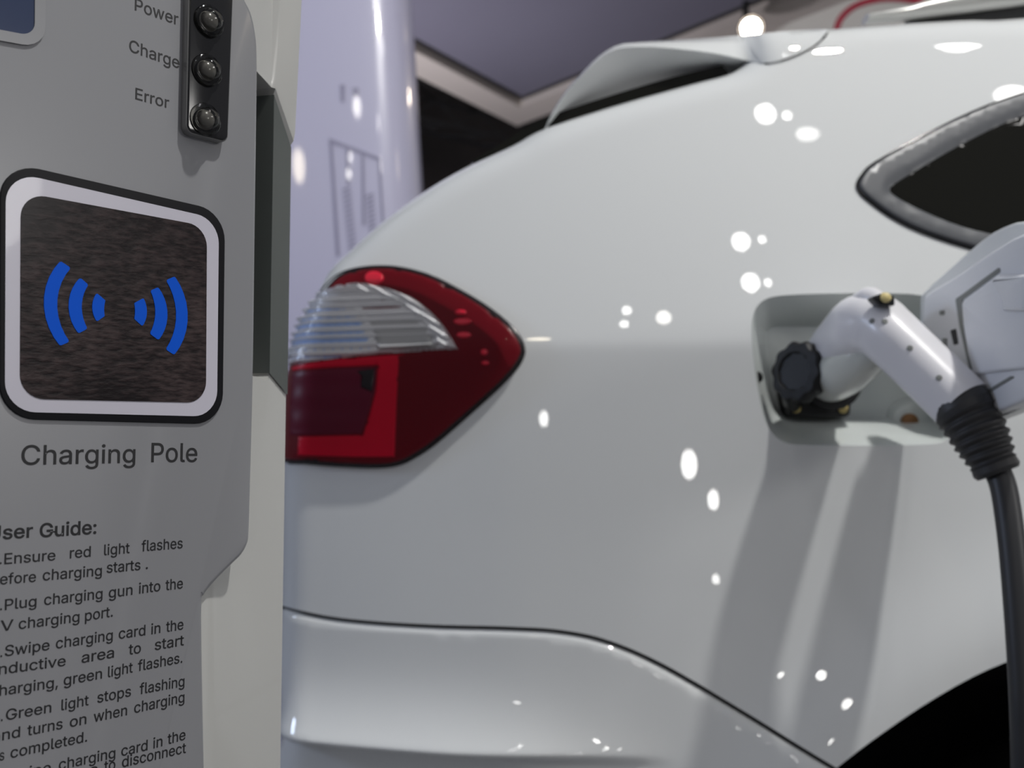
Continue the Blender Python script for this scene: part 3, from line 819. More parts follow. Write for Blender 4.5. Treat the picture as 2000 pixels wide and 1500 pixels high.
# top crest and latch button
crest = [at(1640, 634, 1.03), at(1682, 592, .995), at(1702, 583, .98), at(1738, 602, .958)]
tube('crest', [Vector(p) for p in spline([tuple(p) for p in crest], 4)], [float(x) for x in np.interp(np.linspace(0, 1, 13), [0, .3, .7, 1], [.008, .012, .012, .006])], 'gun', gun, n=18)
def quad_pad(name, pp, Y, th, m, parent, r=.002):
    return prism(name, round_poly(pxpoly(pp, Y), r), -.012, th, min(.002, th*.5) if th > .001 else 0, m, parent, frame=frameY(Y))
btn = quad_pad('latch_button', [(1700, 580), (1720, 574), (1745, 578), (1746, 598), (1716, 597)], .943, .003, 'gloss_black', gun)
lathe('release_dot', at(1730, 581, .938), (0, -.9, .4), [(.005, -.002), (.0055, .001), (.004, .003), (.001, .0038)], 'amber', btn, n=14)
# recessed screws along the body: placed where the view ray meets the gun
from mathutils.bvhtree import BVHTree
def on_mesh(o, px, py):
    off = world_loc(o); me = o.data
    bvh = BVHTree.FromPolygons([v.co+off for v in me.vertices], [p.vertices[:] for p in me.polygons])
    a, b_ = ray(px, py); h = bvh.ray_cast(Vector((0, 0, ZC)), Vector((a, 1, b_)).normalized())
    return (h[0], h[1]) if h[0] is not None else (at(px, py, .95), Vector((0, -1, 0)))
for px_, py_ in ((1703, 627), (1728, 628), (1777, 680), (1834, 738)):
    p, n_ = on_mesh(gb, px_, py_)
    lathe('screw_recess', p-n_*.0012, n_, [(.0030, 0), (.0030, .0016), (.0020, .0019)], 'dimple', gb, n=12)
# boot: ribbed
bpth = [at(1872, 782, .917), at(1892, 812, .910), at(1914, 852, .903), at(1932, 888, .898), at(1950, 925, .894)]
bpth = [Vector(p) for p in spline([tuple(p) for p in bpth], 30)]
br = []
for i in range(len(bpth)):
    q = i/(len(bpth)-1); r = float(np.interp(q, [0, .15, .6, .85, .95, 1], [.0265, .0285, .0245, .0205, .0215, .019]))
    if .24 < q < .86: r += .0015*math.sin(q*2*math.pi*9.5)
    br.append(r)
boot = tube('strain_relief_boot', bpth, br, 'boot', gun, n=28, label='black ribbed rubber boot')
cpth = [at(1948, 918, .894), at(1962, 962, .885), at(1976, 1060, .872), at(1987, 1180, .86), at(1996, 1310, .85), at(2001, 1420, .845), at(2004, 1560, .845), at(2010, 1800, .86)]
cpth = [tuple(p) for p in cpth]+[(.52, .86, .30), (.60, .90, .05), (.75, .85, .014), (.7, .55, .013), (.3, .45, .013), (-.10, .62, .02)]
cpth = [Vector(p) for p in spline(cpth, 8)]
tube('cable', cpth, [.0118]*len(cpth), 'cable', gun, n=16)

# ================================================================== charging pole
pole = root('charging_pole', (-.2, .60, 0), 'white and silver charging pole with indicator lamps, card reader sticker and printed user guide', 'charging station')
uL = pan(-600, 868)[0]
# front panel (plate with the tab that reaches past the body)
uC = pan(399, 1200)[0]
right = [(300, -400), (440, -400), (466, -60), (478, -8), (492, 22), (501, 60), (505, 110), (504, 250), (501, 450), (498, 700), (492, 950), (489, 1040), (486, 1062), (474, 1084), (455, 1103), (430, 1128), (412, 1148), (401, 1163), (397, 1180), (398, 1300), (402, 1500)]
rt = [pan(*p) for p in right[1:]]
zfl = -(ZC)+.02
ol_ = [(uL, .42), (rt[0][0], .42)]+[tuple(p) for p in spline(rt[1:], 4)]+[(rt[-1][0], zfl), (uL, zfl)]
panel = prism('front_panel', ol_, -.014, 0, .003, 'panel', pole)
# body shell behind the panel: plan polygon lofted in z with a pocket in its flank
Cc = P3(rt[-1][0]+.0015, 0, -.0055); sd = Vector((math.sin(math.radians(15)), math.cos(math.radians(15)), 0)); sn = Vector((sd.y, -sd.x, 0))
def on_side(px):                                   # distance along the flank where pixel column px is met
    a, _ = ray(px, 868); # x = a*y
    return (a*Cc.y-Cc.x)/(sd.x-a*sd.y)
tE = on_side(557)
t5 = on_side(505); tM = t5+.001
A = P3(uL, 0, -.0055)
def zpx(py, px, Y=.63): return at(px, py, Y).z
T1, T2_ = .012, tM+.008
def ring_at(z, pocket, kz, grow=0.0):
    e = sn*(-.060)*pocket
    P = [A, Cc, Cc+sd*T1, Cc+sd*(T1+.002)+e, Cc+sd*T2_+e, Cc+sd*(T2_+.003)+sn*grow*.5, Cc+sd*tE+sn*grow, Cc+sd*tE-PN*.05, A-PN*.13]
    tz = [0, 0, t5, t5, T2_, T2_, tE, tE, 0]
    return [Vector((p.x, p.y, z-(t-t5)*kz if 1 < i < 8 else z)) for i, (p, t) in enumerate(zip(P, tz))]
kT = (zpx(135, 505)-zpx(245, 560))/(tE-t5); kB = (zpx(716, 500)-zpx(768, 557))/(tE-t5)
levels = [(.0, 0, 0, 0), (zpx(760, 505), 0, kB, 0), (zpx(728, 505), 0, kB, 0), (zpx(716, 505), 1, kB, 0), (zpx(146, 505), 1, kT, 0), (zpx(135, 505), 0, kT, .003), (zpx(120, 505), 0, kT, .004), (zpx(-60, 530), 0, 0, .008), (ZC+.42, 0, 0, .005)]
vs_, fs = [], []; npn = 9
for lv in levels: vs_ += ring_at(*lv)
for k in range(len(levels)-1):
    for i in range(npn):
        j = (i+1) % npn; fs.append((k*npn+i, k*npn+j, (k+1)*npn+j, (k+1)*npn+i))
fs += [tuple(range(npn)), tuple(range((len(levels)-1)*npn, len(levels)*npn))]
shell = obj('body', vs_, fs, 'pole_white', pole, smooth=True, angle=25)
# dark grey faces lining the pocket in the flank
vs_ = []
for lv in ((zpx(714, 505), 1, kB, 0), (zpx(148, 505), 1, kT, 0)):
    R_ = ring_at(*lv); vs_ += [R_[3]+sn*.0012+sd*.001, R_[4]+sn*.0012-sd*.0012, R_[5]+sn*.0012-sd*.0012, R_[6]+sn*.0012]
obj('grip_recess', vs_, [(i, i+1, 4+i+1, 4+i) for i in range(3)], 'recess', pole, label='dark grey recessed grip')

# display corner, top left
scr = round_poly([pan(-420, -400), pan(68, -400), pan(66, 72), pan(-420, -20)], [0, 0, .008, .01])
ring_plate('display_bezel', [tuple(p) for p in inset(scr, -.0055)], [tuple(p) for p in scr], .0, .0012, 'panel', pole)
prism('display_screen', scr, 0, .0006, 0, 'screen', pole)

# indicator housing with three lamps
hz = round_poly([pan(370, -60), pan(458, -30), pan(447, 281), pan(357, 257)], .005)
HW = .0065
h0 = round_poly([pan(370-17, -60+4), pan(458-17, -30), pan(447-17, 285), pan(357-15, 262)], .005)
hz = [tuple(p) for p in round_poly([pan(371, -60, HW), pan(458, -36, HW), pan(447, 279, HW), pan(364, 258, HW)], .005)]
housing = prism('indicator_housing', hz, -.001, HW-.0008, .0008, 'housing_edge', pole, label='indicator housing with dull grey clear sides')
prism('black_face', [tuple(p) for p in inset(np.array(hz), .0007)], HW-.002, HW, .0008, 'gloss_black', housing)
for px_, py_ in ((407, 42), (403, 138), (400, 234)):
    u, v = pan(px_, py_, HW); c_ = P3(u, v, HW-.0005)
    l_ = lathe('indicator_lamp', c_, PN, [(.0096, 0), (.0096, .0026), (.0090, .0032), (.0068, .0034), (.0064, .0062), (.0052, .0082), (.0030, .0094), (.0006, .0098)], 'led', housing, n=28, label='clear indicator lamp')
    # inner reflector cup lies under the clear dome
    lathe('indicator_core', c_, PN, [(.0062, 0), (.0062, .0006), (.0058, .0010), (.0050, .0034), (.0036, .0050), (.0005, .0055)], 'led_core', housing, n=24)

# card reader sticker
def sq(pts, r): return [tuple(p) for p in round_poly([pan(*p) for p in pts], r, 8)]
bk_o = sq([(-1, 313), (438, 414), (433, 829), (-3, 818)], .0185)
st = prism('card_reader_sticker', bk_o, 0, .0012, .0004, 'sticker_black', pole)
prism('white_border', sq([(9, 334), (425, 429), (421, 814), (7, 804)], .0155), .0008, .0015, 0, 'sticker_white', st)
prism('dark_field', sq([(38, 376), (401, 443), (399, 787), (36, 779)], .0125), .0010, .0018, 0, 'film', st)
WAVES = [((114.5,510.7),(82,592.8),(113.4,676),(132.5,668),(108,596),(135,524)),
         ((153,543),(130.3,596),(149.4,652),(167.4,642.5),(156,600),(169,556.8)),
         ((185.4,573),(176.4,600),(185.4,628.8),(200.9,618),(199.8,601.8),(202.3,587.4)),
         ((276.5,582.7),(283.3,609),(274.3,637.8),(258.5,623.4),(260,606.5),(258.5,592.8)),
         ((305.3,561.5),(323.3,610.8),(306,664.8),(288.7,652.2),(299.5,610.8),(289.8,568.3)),
         ((337.7,540.6),(362.9,616.2),(336.6,693.6),(319.7,682.8),(340.2,614.4),(320.4,547.8))]
for a in WAVES:
    q = [pan(*p) for p in a]; poly = arc3(q[0], q[1], q[2])+arc3(q[3], q[4], q[5])
    poly = [tuple(p) for p in round_poly(poly, [.0012 if i in (0, 9, 10, 19) else 0 for i in range(20)], 3)]
    prism('wave_bar', poly, .0012, .0021, 0, 'blue', st)

# ---- printed lettering: every word is fitted between its two ends on the panel
# letter outlines in thousandths of the type size: (advance, loops)
GLYPHS = {
  ',': (188, '38,-119 68,71 137,71 84,-119'),
  '.': (188, '95,-4 83,-3 73,1 63,9 55,18 51,29 50,41 51,53 55,64 63,73 73,81 83,85 95,87 107,85 118,81 128,73 135,64 140,53 141,41 140,29 135,18 128,9 118,1 107,-3'),
  '1': (453, '76,0 76,55 391,55 391,0|276,509 276,0 212,0 212,448 209,448 86,358 86,427 198,509'),
  '2': (453, '64,0 64,47 234,229 282,282 294,298 303,312 311,327 316,341 319,356 320,371 319,389 315,405 308,419 298,431 287,441 273,449 258,455 241,458 224,460 205,458 188,454 172,447 159,438 148,427 139,413 132,398 128,381 127,362 66,362 68,391 75,418 86,442 102,464 121,482 143,496 168,507 196,513 225,516 254,513 281,507 306,497 328,482 346,465 361,445 372,423 379,398 381,372 380,354 377,336 371,318 363,299 351,280 336,259 317,235 294,209 267,180 153,60 153,57 389,57 389,0'),
  '3': (453, '218,-7 188,-5 159,1 133,10 108,22 88,38 70,57 57,79 48,104 44,132 109,132 112,115 118,100 126,87 137,76 150,66 165,59 182,54 200,51 219,50 239,51 258,55 275,61 291,69 304,80 315,93 323,108 328,125 329,145 328,163 323,180 316,196 306,211 292,223 275,234 254,241 229,246 201,248 157,248 157,299 288,448 288,452 70,452 70,509 372,509 372,461 211,278 211,289 247,290 279,286 308,276 333,262 354,244 371,222 383,198 391,173 393,145 390,116 383,90 370,66 354,45 333,27 309,12 281,2 251,-5'),
  '4': (453, '40,105 40,158 247,509 311,509 109,166 109,163 413,163 413,105|282,0 282,121 282,146 282,318 343,318 343,0'),
  '5': (453, '221,-7 192,-5 165,1 140,11 118,25 99,41 83,60 71,82 63,105 60,130 122,130 125,115 130,102 138,89 148,78 160,68 173,60 188,54 204,51 221,50 241,51 259,56 276,64 291,75 304,89 314,104 322,122 326,141 328,162 326,183 321,203 314,221 303,237 290,251 275,262 257,270 238,275 218,277 201,276 184,273 167,268 152,262 139,255 128,246 67,253 96,509 366,509 366,452 151,452 134,301 136,301 148,311 162,318 178,325 194,330 212,333 229,334 252,332 274,328 294,321 313,311 330,299 345,285 358,269 370,251 379,231 386,210 390,187 391,163 388,132 381,102 369,76 352,52 332,32 309,15 282,3 253,-4'),
  ':': (188, '95,-4 83,-3 73,1 63,9 55,18 51,29 50,41 51,53 55,64 63,73 73,81 83,85 95,87 107,85 118,81 128,73 135,64 140,53 141,41 140,29 135,18 128,9 118,1 107,-3|95,271 83,272 73,277 63,284 55,294 51,304 50,316 51,328 55,339 63,349 73,356 83,360 95,362 107,360 118,356 128,349 135,339 140,328 141,316 140,304 135,294 128,284 118,277 107,272'),
  'C': (510, '267,-7 242,-6 217,-2 194,5 171,13 150,25 131,39 113,55 97,73 82,93 70,115 59,140 51,166 45,193 41,223 40,254 41,285 45,315 51,343 59,369 70,393 82,415 97,436 113,454 131,470 150,484 171,495 194,504 217,510 242,514 267,516 293,514 317,511 340,504 362,496 383,485 402,471 419,456 435,438 448,418 459,397 467,373 473,348 408,348 404,365 397,380 389,395 380,407 369,418 357,428 344,437 330,444 315,449 300,453 284,455 267,456 237,453 209,445 184,432 161,414 141,391 125,364 113,332 106,295 103,254 106,213 113,177 125,145 141,117 161,94 184,76 210,63 237,56 267,53 284,54 300,56 315,60 330,65 344,72 357,81 369,90 380,102 389,114 397,128 404,144 408,160 473,160 467,135 459,112 448,91 435,71 420,53 402,38 383,24 363,13 341,5 317,-2 293,-6'),
  'E': (419, '60,0 60,509 372,509 372,452 125,452 125,286 355,286 355,229 125,229 125,57 375,57 375,0'),
  'G': (520, '269,-7 242,-6 217,-2 193,5 171,14 149,25 130,39 112,55 96,73 82,93 69,116 59,140 51,166 45,194 41,223 40,254 41,285 45,315 51,343 59,369 69,393 82,415 96,436 112,454 129,470 149,484 170,495 192,504 215,510 239,514 265,516 291,514 316,510 340,504 363,494 384,483 403,469 421,453 436,436 449,416 460,395 468,373 474,349 408,349 402,365 395,379 387,393 378,406 368,417 356,427 344,436 330,443 315,448 300,453 283,455 265,456 236,453 209,445 183,432 160,414 141,392 125,364 113,332 106,295 103,254 106,213 113,177 125,145 141,117 161,95 184,76 210,63 238,56 269,53 296,55 322,61 345,71 365,85 382,102 396,123 407,147 413,173 415,202 434,199 283,199 283,256 478,256 478,200 475,160 466,124 451,91 431,62 406,38 377,19 344,5 308,-4'),
  'P': (445, '60,0 60,509 235,509 272,506 305,499 332,487 356,471 375,452 390,430 400,404 407,377 409,348 407,318 400,291 390,265 375,243 356,223 332,207 305,195 272,188 235,186 125,186 125,0|125,242 233,242 257,244 279,248 297,256 312,266 324,279 333,294 339,310 343,328 344,348 343,367 339,385 333,402 324,416 312,428 297,439 279,446 257,451 232,452 125,452'),
  'S': (447, '224,-9 188,-7 156,-1 128,9 102,23 81,40 64,60 51,83 42,109 38,137 104,137 108,118 114,102 123,88 136,76 150,66 166,59 185,53 204,50 224,49 246,50 267,54 286,60 303,69 317,79 329,92 338,106 344,122 346,139 344,154 340,168 332,179 322,189 310,197 296,205 280,211 263,217 245,222 184,239 145,253 112,269 86,289 67,313 56,341 52,372 54,400 62,425 75,448 92,468 113,484 138,498 165,508 195,514 227,516 259,514 289,508 316,498 340,484 360,468 377,449 390,427 398,403 401,378 337,378 332,402 320,421 302,437 280,449 254,456 225,459 204,457 185,454 167,448 152,440 139,430 129,418 121,405 117,391 115,376 117,359 122,345 131,334 142,324 155,315 169,308 184,302 198,297 212,293 264,279 312,264 328,256 344,248 359,238 372,226 384,213 395,198 402,180 407,161 408,139 406,112 399,87 386,64 370,43 349,25 323,11 294,0 261,-7'),
  'U': (517, '259,-8 220,-6 186,2 154,15 126,33 103,55 85,80 71,108 63,140 60,173 60,509 124,509 124,178 126,155 132,133 141,113 153,95 169,80 187,68 208,59 232,53 259,52 285,53 309,59 331,68 349,80 364,95 377,113 385,133 391,155 393,178 393,509 457,509 457,173 454,140 446,108 433,80 414,55 391,33 363,15 332,2 297,-6'),
  'V': (480, '204,0 16,509 84,509 192,206 215,137 248,31 235,31 267,138 290,206 395,509 463,509 278,0'),
  'a': (389, '160,-9 137,-7 115,-3 94,5 76,15 60,29 48,45 38,63 32,84 30,108 32,128 36,146 43,161 53,174 64,184 78,193 92,200 108,206 125,211 178,220 234,227 247,229 257,231 265,235 271,240 274,246 276,255 276,257 275,272 272,285 267,297 260,307 251,315 240,322 227,327 212,330 196,331 178,330 163,327 149,322 137,316 127,309 118,301 110,292 104,283 100,274 41,291 51,313 64,331 79,346 95,358 114,368 133,375 153,380 173,383 194,384 208,384 223,382 239,379 255,375 271,369 286,360 300,350 312,336 322,320 330,301 335,278 337,251 337,0 277,0 277,52 272,52 267,43 260,34 252,25 242,16 229,8 215,1 199,-4 181,-7|170,45 192,47 211,51 228,59 242,68 254,80 263,93 270,108 274,122 276,138 276,190 272,187 267,184 259,182 231,176 200,171 175,168 161,166 147,163 134,159 122,153 112,147 103,139 97,130 93,118 92,105 93,93 96,82 102,72 109,64 119,57 130,52 142,48 156,46'),
  'b': (424, '229,-8 208,-7 189,-3 172,4 159,12 147,21 138,31 118,59 112,59 112,0 53,0 53,509 114,509 114,319 118,319 137,346 147,355 158,364 171,373 188,379 207,383 229,384 259,382 287,374 313,361 335,342 354,320 370,293 381,261 388,227 390,189 388,151 381,116 370,84 355,57 336,34 313,16 288,3 260,-6|220,47 242,49 262,55 279,66 294,80 306,97 316,117 323,139 327,163 328,189 327,215 323,239 316,261 307,281 295,298 280,311 262,322 243,328 220,330 198,328 178,322 161,312 147,299 134,282 125,263 118,241 114,216 113,189 114,162 118,138 125,115 135,95 147,78 162,65 179,55 198,49'),
  'c': (396, '207,-8 174,-5 144,3 117,16 93,35 72,58 56,85 44,116 37,150 34,187 37,225 44,260 56,291 72,318 93,341 117,360 144,374 174,382 207,384 226,384 243,381 260,377 276,371 291,364 305,356 318,346 330,335 340,322 349,308 356,293 362,277 303,262 300,272 295,281 290,289 284,297 278,304 270,311 261,316 252,321 242,325 231,328 220,329 207,330 184,328 163,321 145,310 130,296 118,278 108,258 102,236 98,212 96,187 98,163 102,139 108,117 118,97 130,80 145,66 163,55 184,49 207,46 220,47 232,49 243,52 253,55 262,60 271,66 279,73 285,80 292,89 297,98 301,107 304,117 363,102 357,86 350,70 341,56 331,43 319,32 306,21 292,12 277,5 261,-1 244,-5 226,-7'),
  'd': (424, '195,-8 165,-6 137,3 111,16 89,34 70,57 55,84 43,116 36,151 34,189 36,227 43,261 55,293 70,320 89,342 112,361 137,374 165,382 196,384 218,383 237,379 253,373 267,364 278,355 287,346 306,319 311,319 311,509 372,509 372,0 313,0 313,59 307,59 287,31 277,21 266,12 252,4 236,-3 217,-7|205,47 226,49 246,55 263,65 278,78 290,95 299,115 306,138 310,162 312,189 310,216 306,241 300,263 290,282 278,299 263,312 246,322 227,328 205,330 182,328 162,322 145,311 130,298 118,281 108,261 102,239 98,215 96,189 98,163 102,139 109,117 118,97 130,80 145,66 162,55 182,49'),
  'e': (404, '212,-8 177,-5 145,3 117,16 92,35 72,58 56,85 44,116 37,150 34,187 36,224 44,258 55,290 71,317 91,340 115,359 142,373 172,382 205,384 226,383 246,380 266,374 285,366 303,355 319,341 334,324 347,305 357,282 365,256 370,227 371,194 371,169 96,169 98,151 102,127 110,106 121,88 135,73 151,61 169,53 190,48 212,46 227,47 241,49 254,53 265,58 276,65 285,73 294,82 300,93 306,105 365,91 358,72 348,55 335,39 320,26 302,14 283,4 261,-3 237,-7|97,221 309,221 308,226 304,248 298,269 288,286 277,301 263,314 246,323 227,328 205,330 183,328 164,323 146,313 131,301 119,286 109,270 102,251 97,231'),
  'f': (254, '228,379 228,327 6,327 6,379|81,0 81,432 82,452 87,470 96,486 107,499 120,510 135,519 152,525 169,529 187,530 201,530 212,529 222,527 243,521 227,468 215,472 195,474 178,472 164,468 154,460 147,449 143,435 142,419 142,0'),
  'g': (425, '207,-151 180,-149 156,-146 134,-140 114,-132 97,-122 82,-110 70,-97 59,-84 51,-69 101,-41 122,-66 131,-74 142,-82 154,-88 169,-93 187,-96 207,-97 236,-95 261,-87 282,-75 298,-58 308,-34 311,-6 311,68 306,68 287,41 277,32 266,23 252,16 236,10 217,6 195,5 165,7 138,14 113,27 90,43 71,65 55,90 43,120 36,154 34,191 36,229 43,263 55,293 71,320 90,342 112,361 138,374 166,382 196,384 218,383 237,379 253,373 267,365 279,356 288,346 308,319 313,319 313,379 372,379 372,-9 370,-40 363,-67 350,-90 334,-109 314,-124 291,-136 265,-144 237,-149|205,59 227,61 246,66 264,75 278,87 290,103 300,121 307,142 311,166 312,193 311,219 307,242 300,264 291,283 279,299 264,312 247,322 227,328 205,330 182,328 163,322 145,312 130,298 118,282 109,262 102,241 98,218 96,193 98,167 102,144 109,123 118,104 131,88 145,76 163,66 183,61'),
  'h': (410, '114,227 114,0 53,0 53,509 114,509 114,287 102,287 116,319 132,344 152,362 175,374 200,382 227,384 252,383 275,377 295,369 313,356 328,340 341,321 350,298 355,271 357,240 357,0 296,0 296,235 293,263 286,286 273,304 256,318 235,326 210,329 192,328 176,324 161,317 147,308 136,297 126,283 119,266 115,248'),
  'i': (167, '53,0 53,379 114,379 114,0|84,443 73,444 63,448 54,455 47,463 43,472 41,483 43,494 47,504 54,512 63,518 73,522 84,524 95,522 105,518 114,512 121,504 125,494 126,483 125,472 121,463 114,455 105,448 95,444'),
  'l': (189, '139,-2 112,0 91,8 74,20 62,37 55,59 53,84 53,509 114,509 114,99 114,83 117,71 120,62 126,57 135,53 146,52 160,53 170,54 181,3 162,-1'),
  'm': (610, '53,0 53,379 112,379 112,295 108,295 114,314 122,331 132,346 144,358 158,368 172,376 187,382 203,385 219,386 245,383 268,375 287,361 303,342 314,320 321,295 312,295 318,312 326,329 337,343 350,356 364,366 381,375 398,381 417,385 437,386 458,385 478,380 497,372 514,361 529,346 541,328 550,307 555,283 557,255 557,0 496,0 496,254 493,279 485,298 473,313 456,323 438,329 419,330 402,329 387,326 374,320 363,312 353,302 345,290 340,277 336,263 335,247 335,0 274,0 274,260 272,280 265,297 253,311 238,322 220,328 199,330 185,329 171,326 158,320 145,312 135,302 126,289 119,274 115,257 114,238 114,0'),
  'n': (410, '114,227 114,0 53,0 53,379 112,379 112,287 102,287 116,319 132,344 152,362 175,374 200,382 227,384 252,383 275,377 295,369 313,356 328,340 341,321 350,298 355,271 357,240 357,0 296,0 296,235 293,263 286,286 273,304 256,318 235,326 210,329 192,328 176,324 161,317 147,308 136,297 126,283 119,266 115,248'),
  'o': (415, '207,-8 174,-5 144,3 117,16 93,35 72,58 56,85 44,116 37,150 34,187 37,225 44,260 56,291 72,318 93,341 117,360 144,374 174,382 207,384 241,382 271,374 299,360 323,341 343,318 359,291 371,260 379,225 381,187 379,150 371,116 359,85 343,58 323,35 299,16 271,3 241,-5|207,46 231,49 252,55 270,66 285,80 298,97 307,117 314,139 318,163 319,187 318,212 314,236 307,258 298,278 285,296 270,310 252,321 231,328 207,330 184,328 163,321 145,310 130,296 118,278 108,258 102,236 98,212 96,187 98,163 102,139 108,117 118,97 130,80 145,66 163,55 184,49'),
  'p': (424, '53,-143 53,379 112,379 112,319 118,319 137,346 147,355 158,364 171,373 188,379 207,383 229,384 259,382 287,374 313,361 335,342 354,320 370,293 381,261 388,227 390,189 388,151 381,116 370,84 355,57 336,34 313,16 288,3 260,-6 229,-8 208,-7 189,-3 173,4 159,12 147,21 138,31 118,59 114,59 114,-143|220,47 242,49 262,55 279,66 294,80 306,97 316,117 323,139 327,163 328,189 327,215 323,239 316,261 307,281 295,298 280,311 262,322 243,328 220,330 198,328 178,322 161,312 147,299 134,282 125,263 118,241 114,216 113,189 114,162 118,138 125,115 135,95 147,78 162,65 179,55 198,49'),
  'r': (259, '53,0 53,379 112,379 112,321 115,321 124,339 137,354 152,367 171,377 191,383 213,385 229,384 243,384 243,322 230,324 207,326 190,324 174,321 159,315 146,306 135,296 126,284 119,269 115,254 114,237 114,0'),
  's': (365, '182,-8 157,-7 133,-3 112,3 93,12 76,24 62,38 50,54 41,73 36,94 94,107 101,87 111,72 124,60 141,52 160,47 181,45 206,47 227,53 244,62 258,74 265,88 268,103 266,115 262,126 254,136 243,144 229,150 212,155 149,170 118,180 92,192 72,208 58,227 50,249 47,274 49,295 55,314 65,332 79,347 95,360 115,370 137,378 161,383 187,384 212,383 234,379 254,372 271,363 286,352 299,339 309,324 318,308 324,290 268,277 262,291 254,304 243,316 228,325 210,331 187,333 166,331 147,326 131,317 119,305 111,292 109,277 110,264 115,253 124,243 136,235 152,229 172,223 229,209 261,200 287,187 306,171 320,153 328,131 331,107 329,85 323,65 312,47 298,31 281,18 260,6 236,-2 210,-7'),
  't': (227, '204,379 204,327 6,327 6,379|65,471 126,471 126,98 127,83 130,70 136,61 144,55 156,51 170,50 185,51 202,54 213,2 192,-3 168,-4 138,-1 113,7 92,21 77,41 68,64 65,93'),
  'u': (410, '182,-5 158,-3 135,2 115,11 97,23 82,39 69,59 60,82 54,109 53,139 53,379 114,379 114,144 116,117 124,94 137,75 154,61 175,53 200,50 218,51 234,55 249,62 263,71 274,83 283,97 290,113 295,132 296,153 296,379 357,379 357,0 298,0 298,92 307,92 294,60 277,35 257,17 234,5 209,-3'),
  'v': (389, '163,0 17,379 84,379 165,155 173,132 180,110 187,87 206,21 184,21 203,87 209,110 216,132 224,155 305,379 371,379 226,0'),
  'w': (567, '138,0 23,379 87,379 133,214 154,137 175,41 165,41 186,135 206,214 252,379 316,379 362,214 382,136 402,41 391,41 413,135 434,214 480,379 545,379 429,0 368,0 319,172 305,225 291,280 277,338 291,338 277,280 263,225 248,172 199,0'),
}
GLYPHS['I'] = (279, '')
def word_mesh(txt, bold=0.0):
    cu = bpy.data.curves.new('lettering', 'CURVE'); cu.dimensions = '2D'; cu.fill_mode = 'BOTH'; cu.offset = bold
    x = 0.0
    for ch in txt:
        a, loops = GLYPHS[ch]
        for lp in loops.split('|'):
            pts = [tuple(int(q)/1000 for q in p.split(',')) for p in lp.split(' ')]
            sp = cu.splines.new('POLY'); sp.points.add(len(pts)-1); sp.use_cyclic_u = True
            for q, p in zip(sp.points, pts): q.co = (p[0]+x, p[1], 0, 1)
        x += a/1000
    o = bpy.data.objects.new('lettering', cu); C.objects.link(o)
    dg_ = bpy.context.evaluated_depsgraph_get(); me = bpy.data.meshes.new_from_object(o.evaluated_get(dg_))
    v = np.array([tuple(q.co)[:2] for q in me.vertices]); f = [tuple(p.vertices) for p in me.polygons]
    bpy.data.objects.remove(o); bpy.data.curves.remove(cu); bpy.data.meshes.remove(me)
    return v, f
CAP = (lambda v: v[:, 1].max())(word_mesh('E')[0])
def line_text(name, words, cap_px, bold=0.0, w_=.00012):
    """words: (text, x0, y0, x1, y1) with baseline ends in pixels"""
    mb = MB()
    for txt, x0, y0, x1, y1 in words:
        v, f = word_mesh(txt, bold); a = np.array(pan(x0, y0)); b_ = np.array(pan(x1, y1))
        xm = .5*(x0+x1); ym = .5*(y0+y1); h = pan(xm, ym-cap_px)[1]-pan(xm, ym)[1]
        lo, hi = v[:, 0].min(), v[:, 0].max(); sx_ = (b_[0]-a[0])/(hi-lo)
        U = a[0]+(v[:, 0]-lo)*sx_; W = a[1]+(b_[1]-a[1])*(v[:, 0]-lo)/(hi-lo)+v[:, 1]*h/CAP
        mb.add([P3(u, q, w_) for u, q in zip(U, W)], f)
    return mb.make(name, 'ink', panel)
line_text('power_lettering', [('Power', 263, 19.5, 348, 49.5)], 23.5, .007)
line_text('charge_lettering', [('Charge', 252, 100, 350, 134)], 23, .007)
line_text('error_lettering', [('Error', 264, 193.5, 330, 212)], 22, .007)
line_text('heading_lettering', [('Charging', 41, 908, 264, 903.5), ('Pole', 295, 902.5, 385, 902)], 36.5, .006)
line_text('guide_title_lettering', [('User', -25, 1055, 64, 1049), ('Guide:', 77, 1049.5, 188, 1042)], 26, .015)
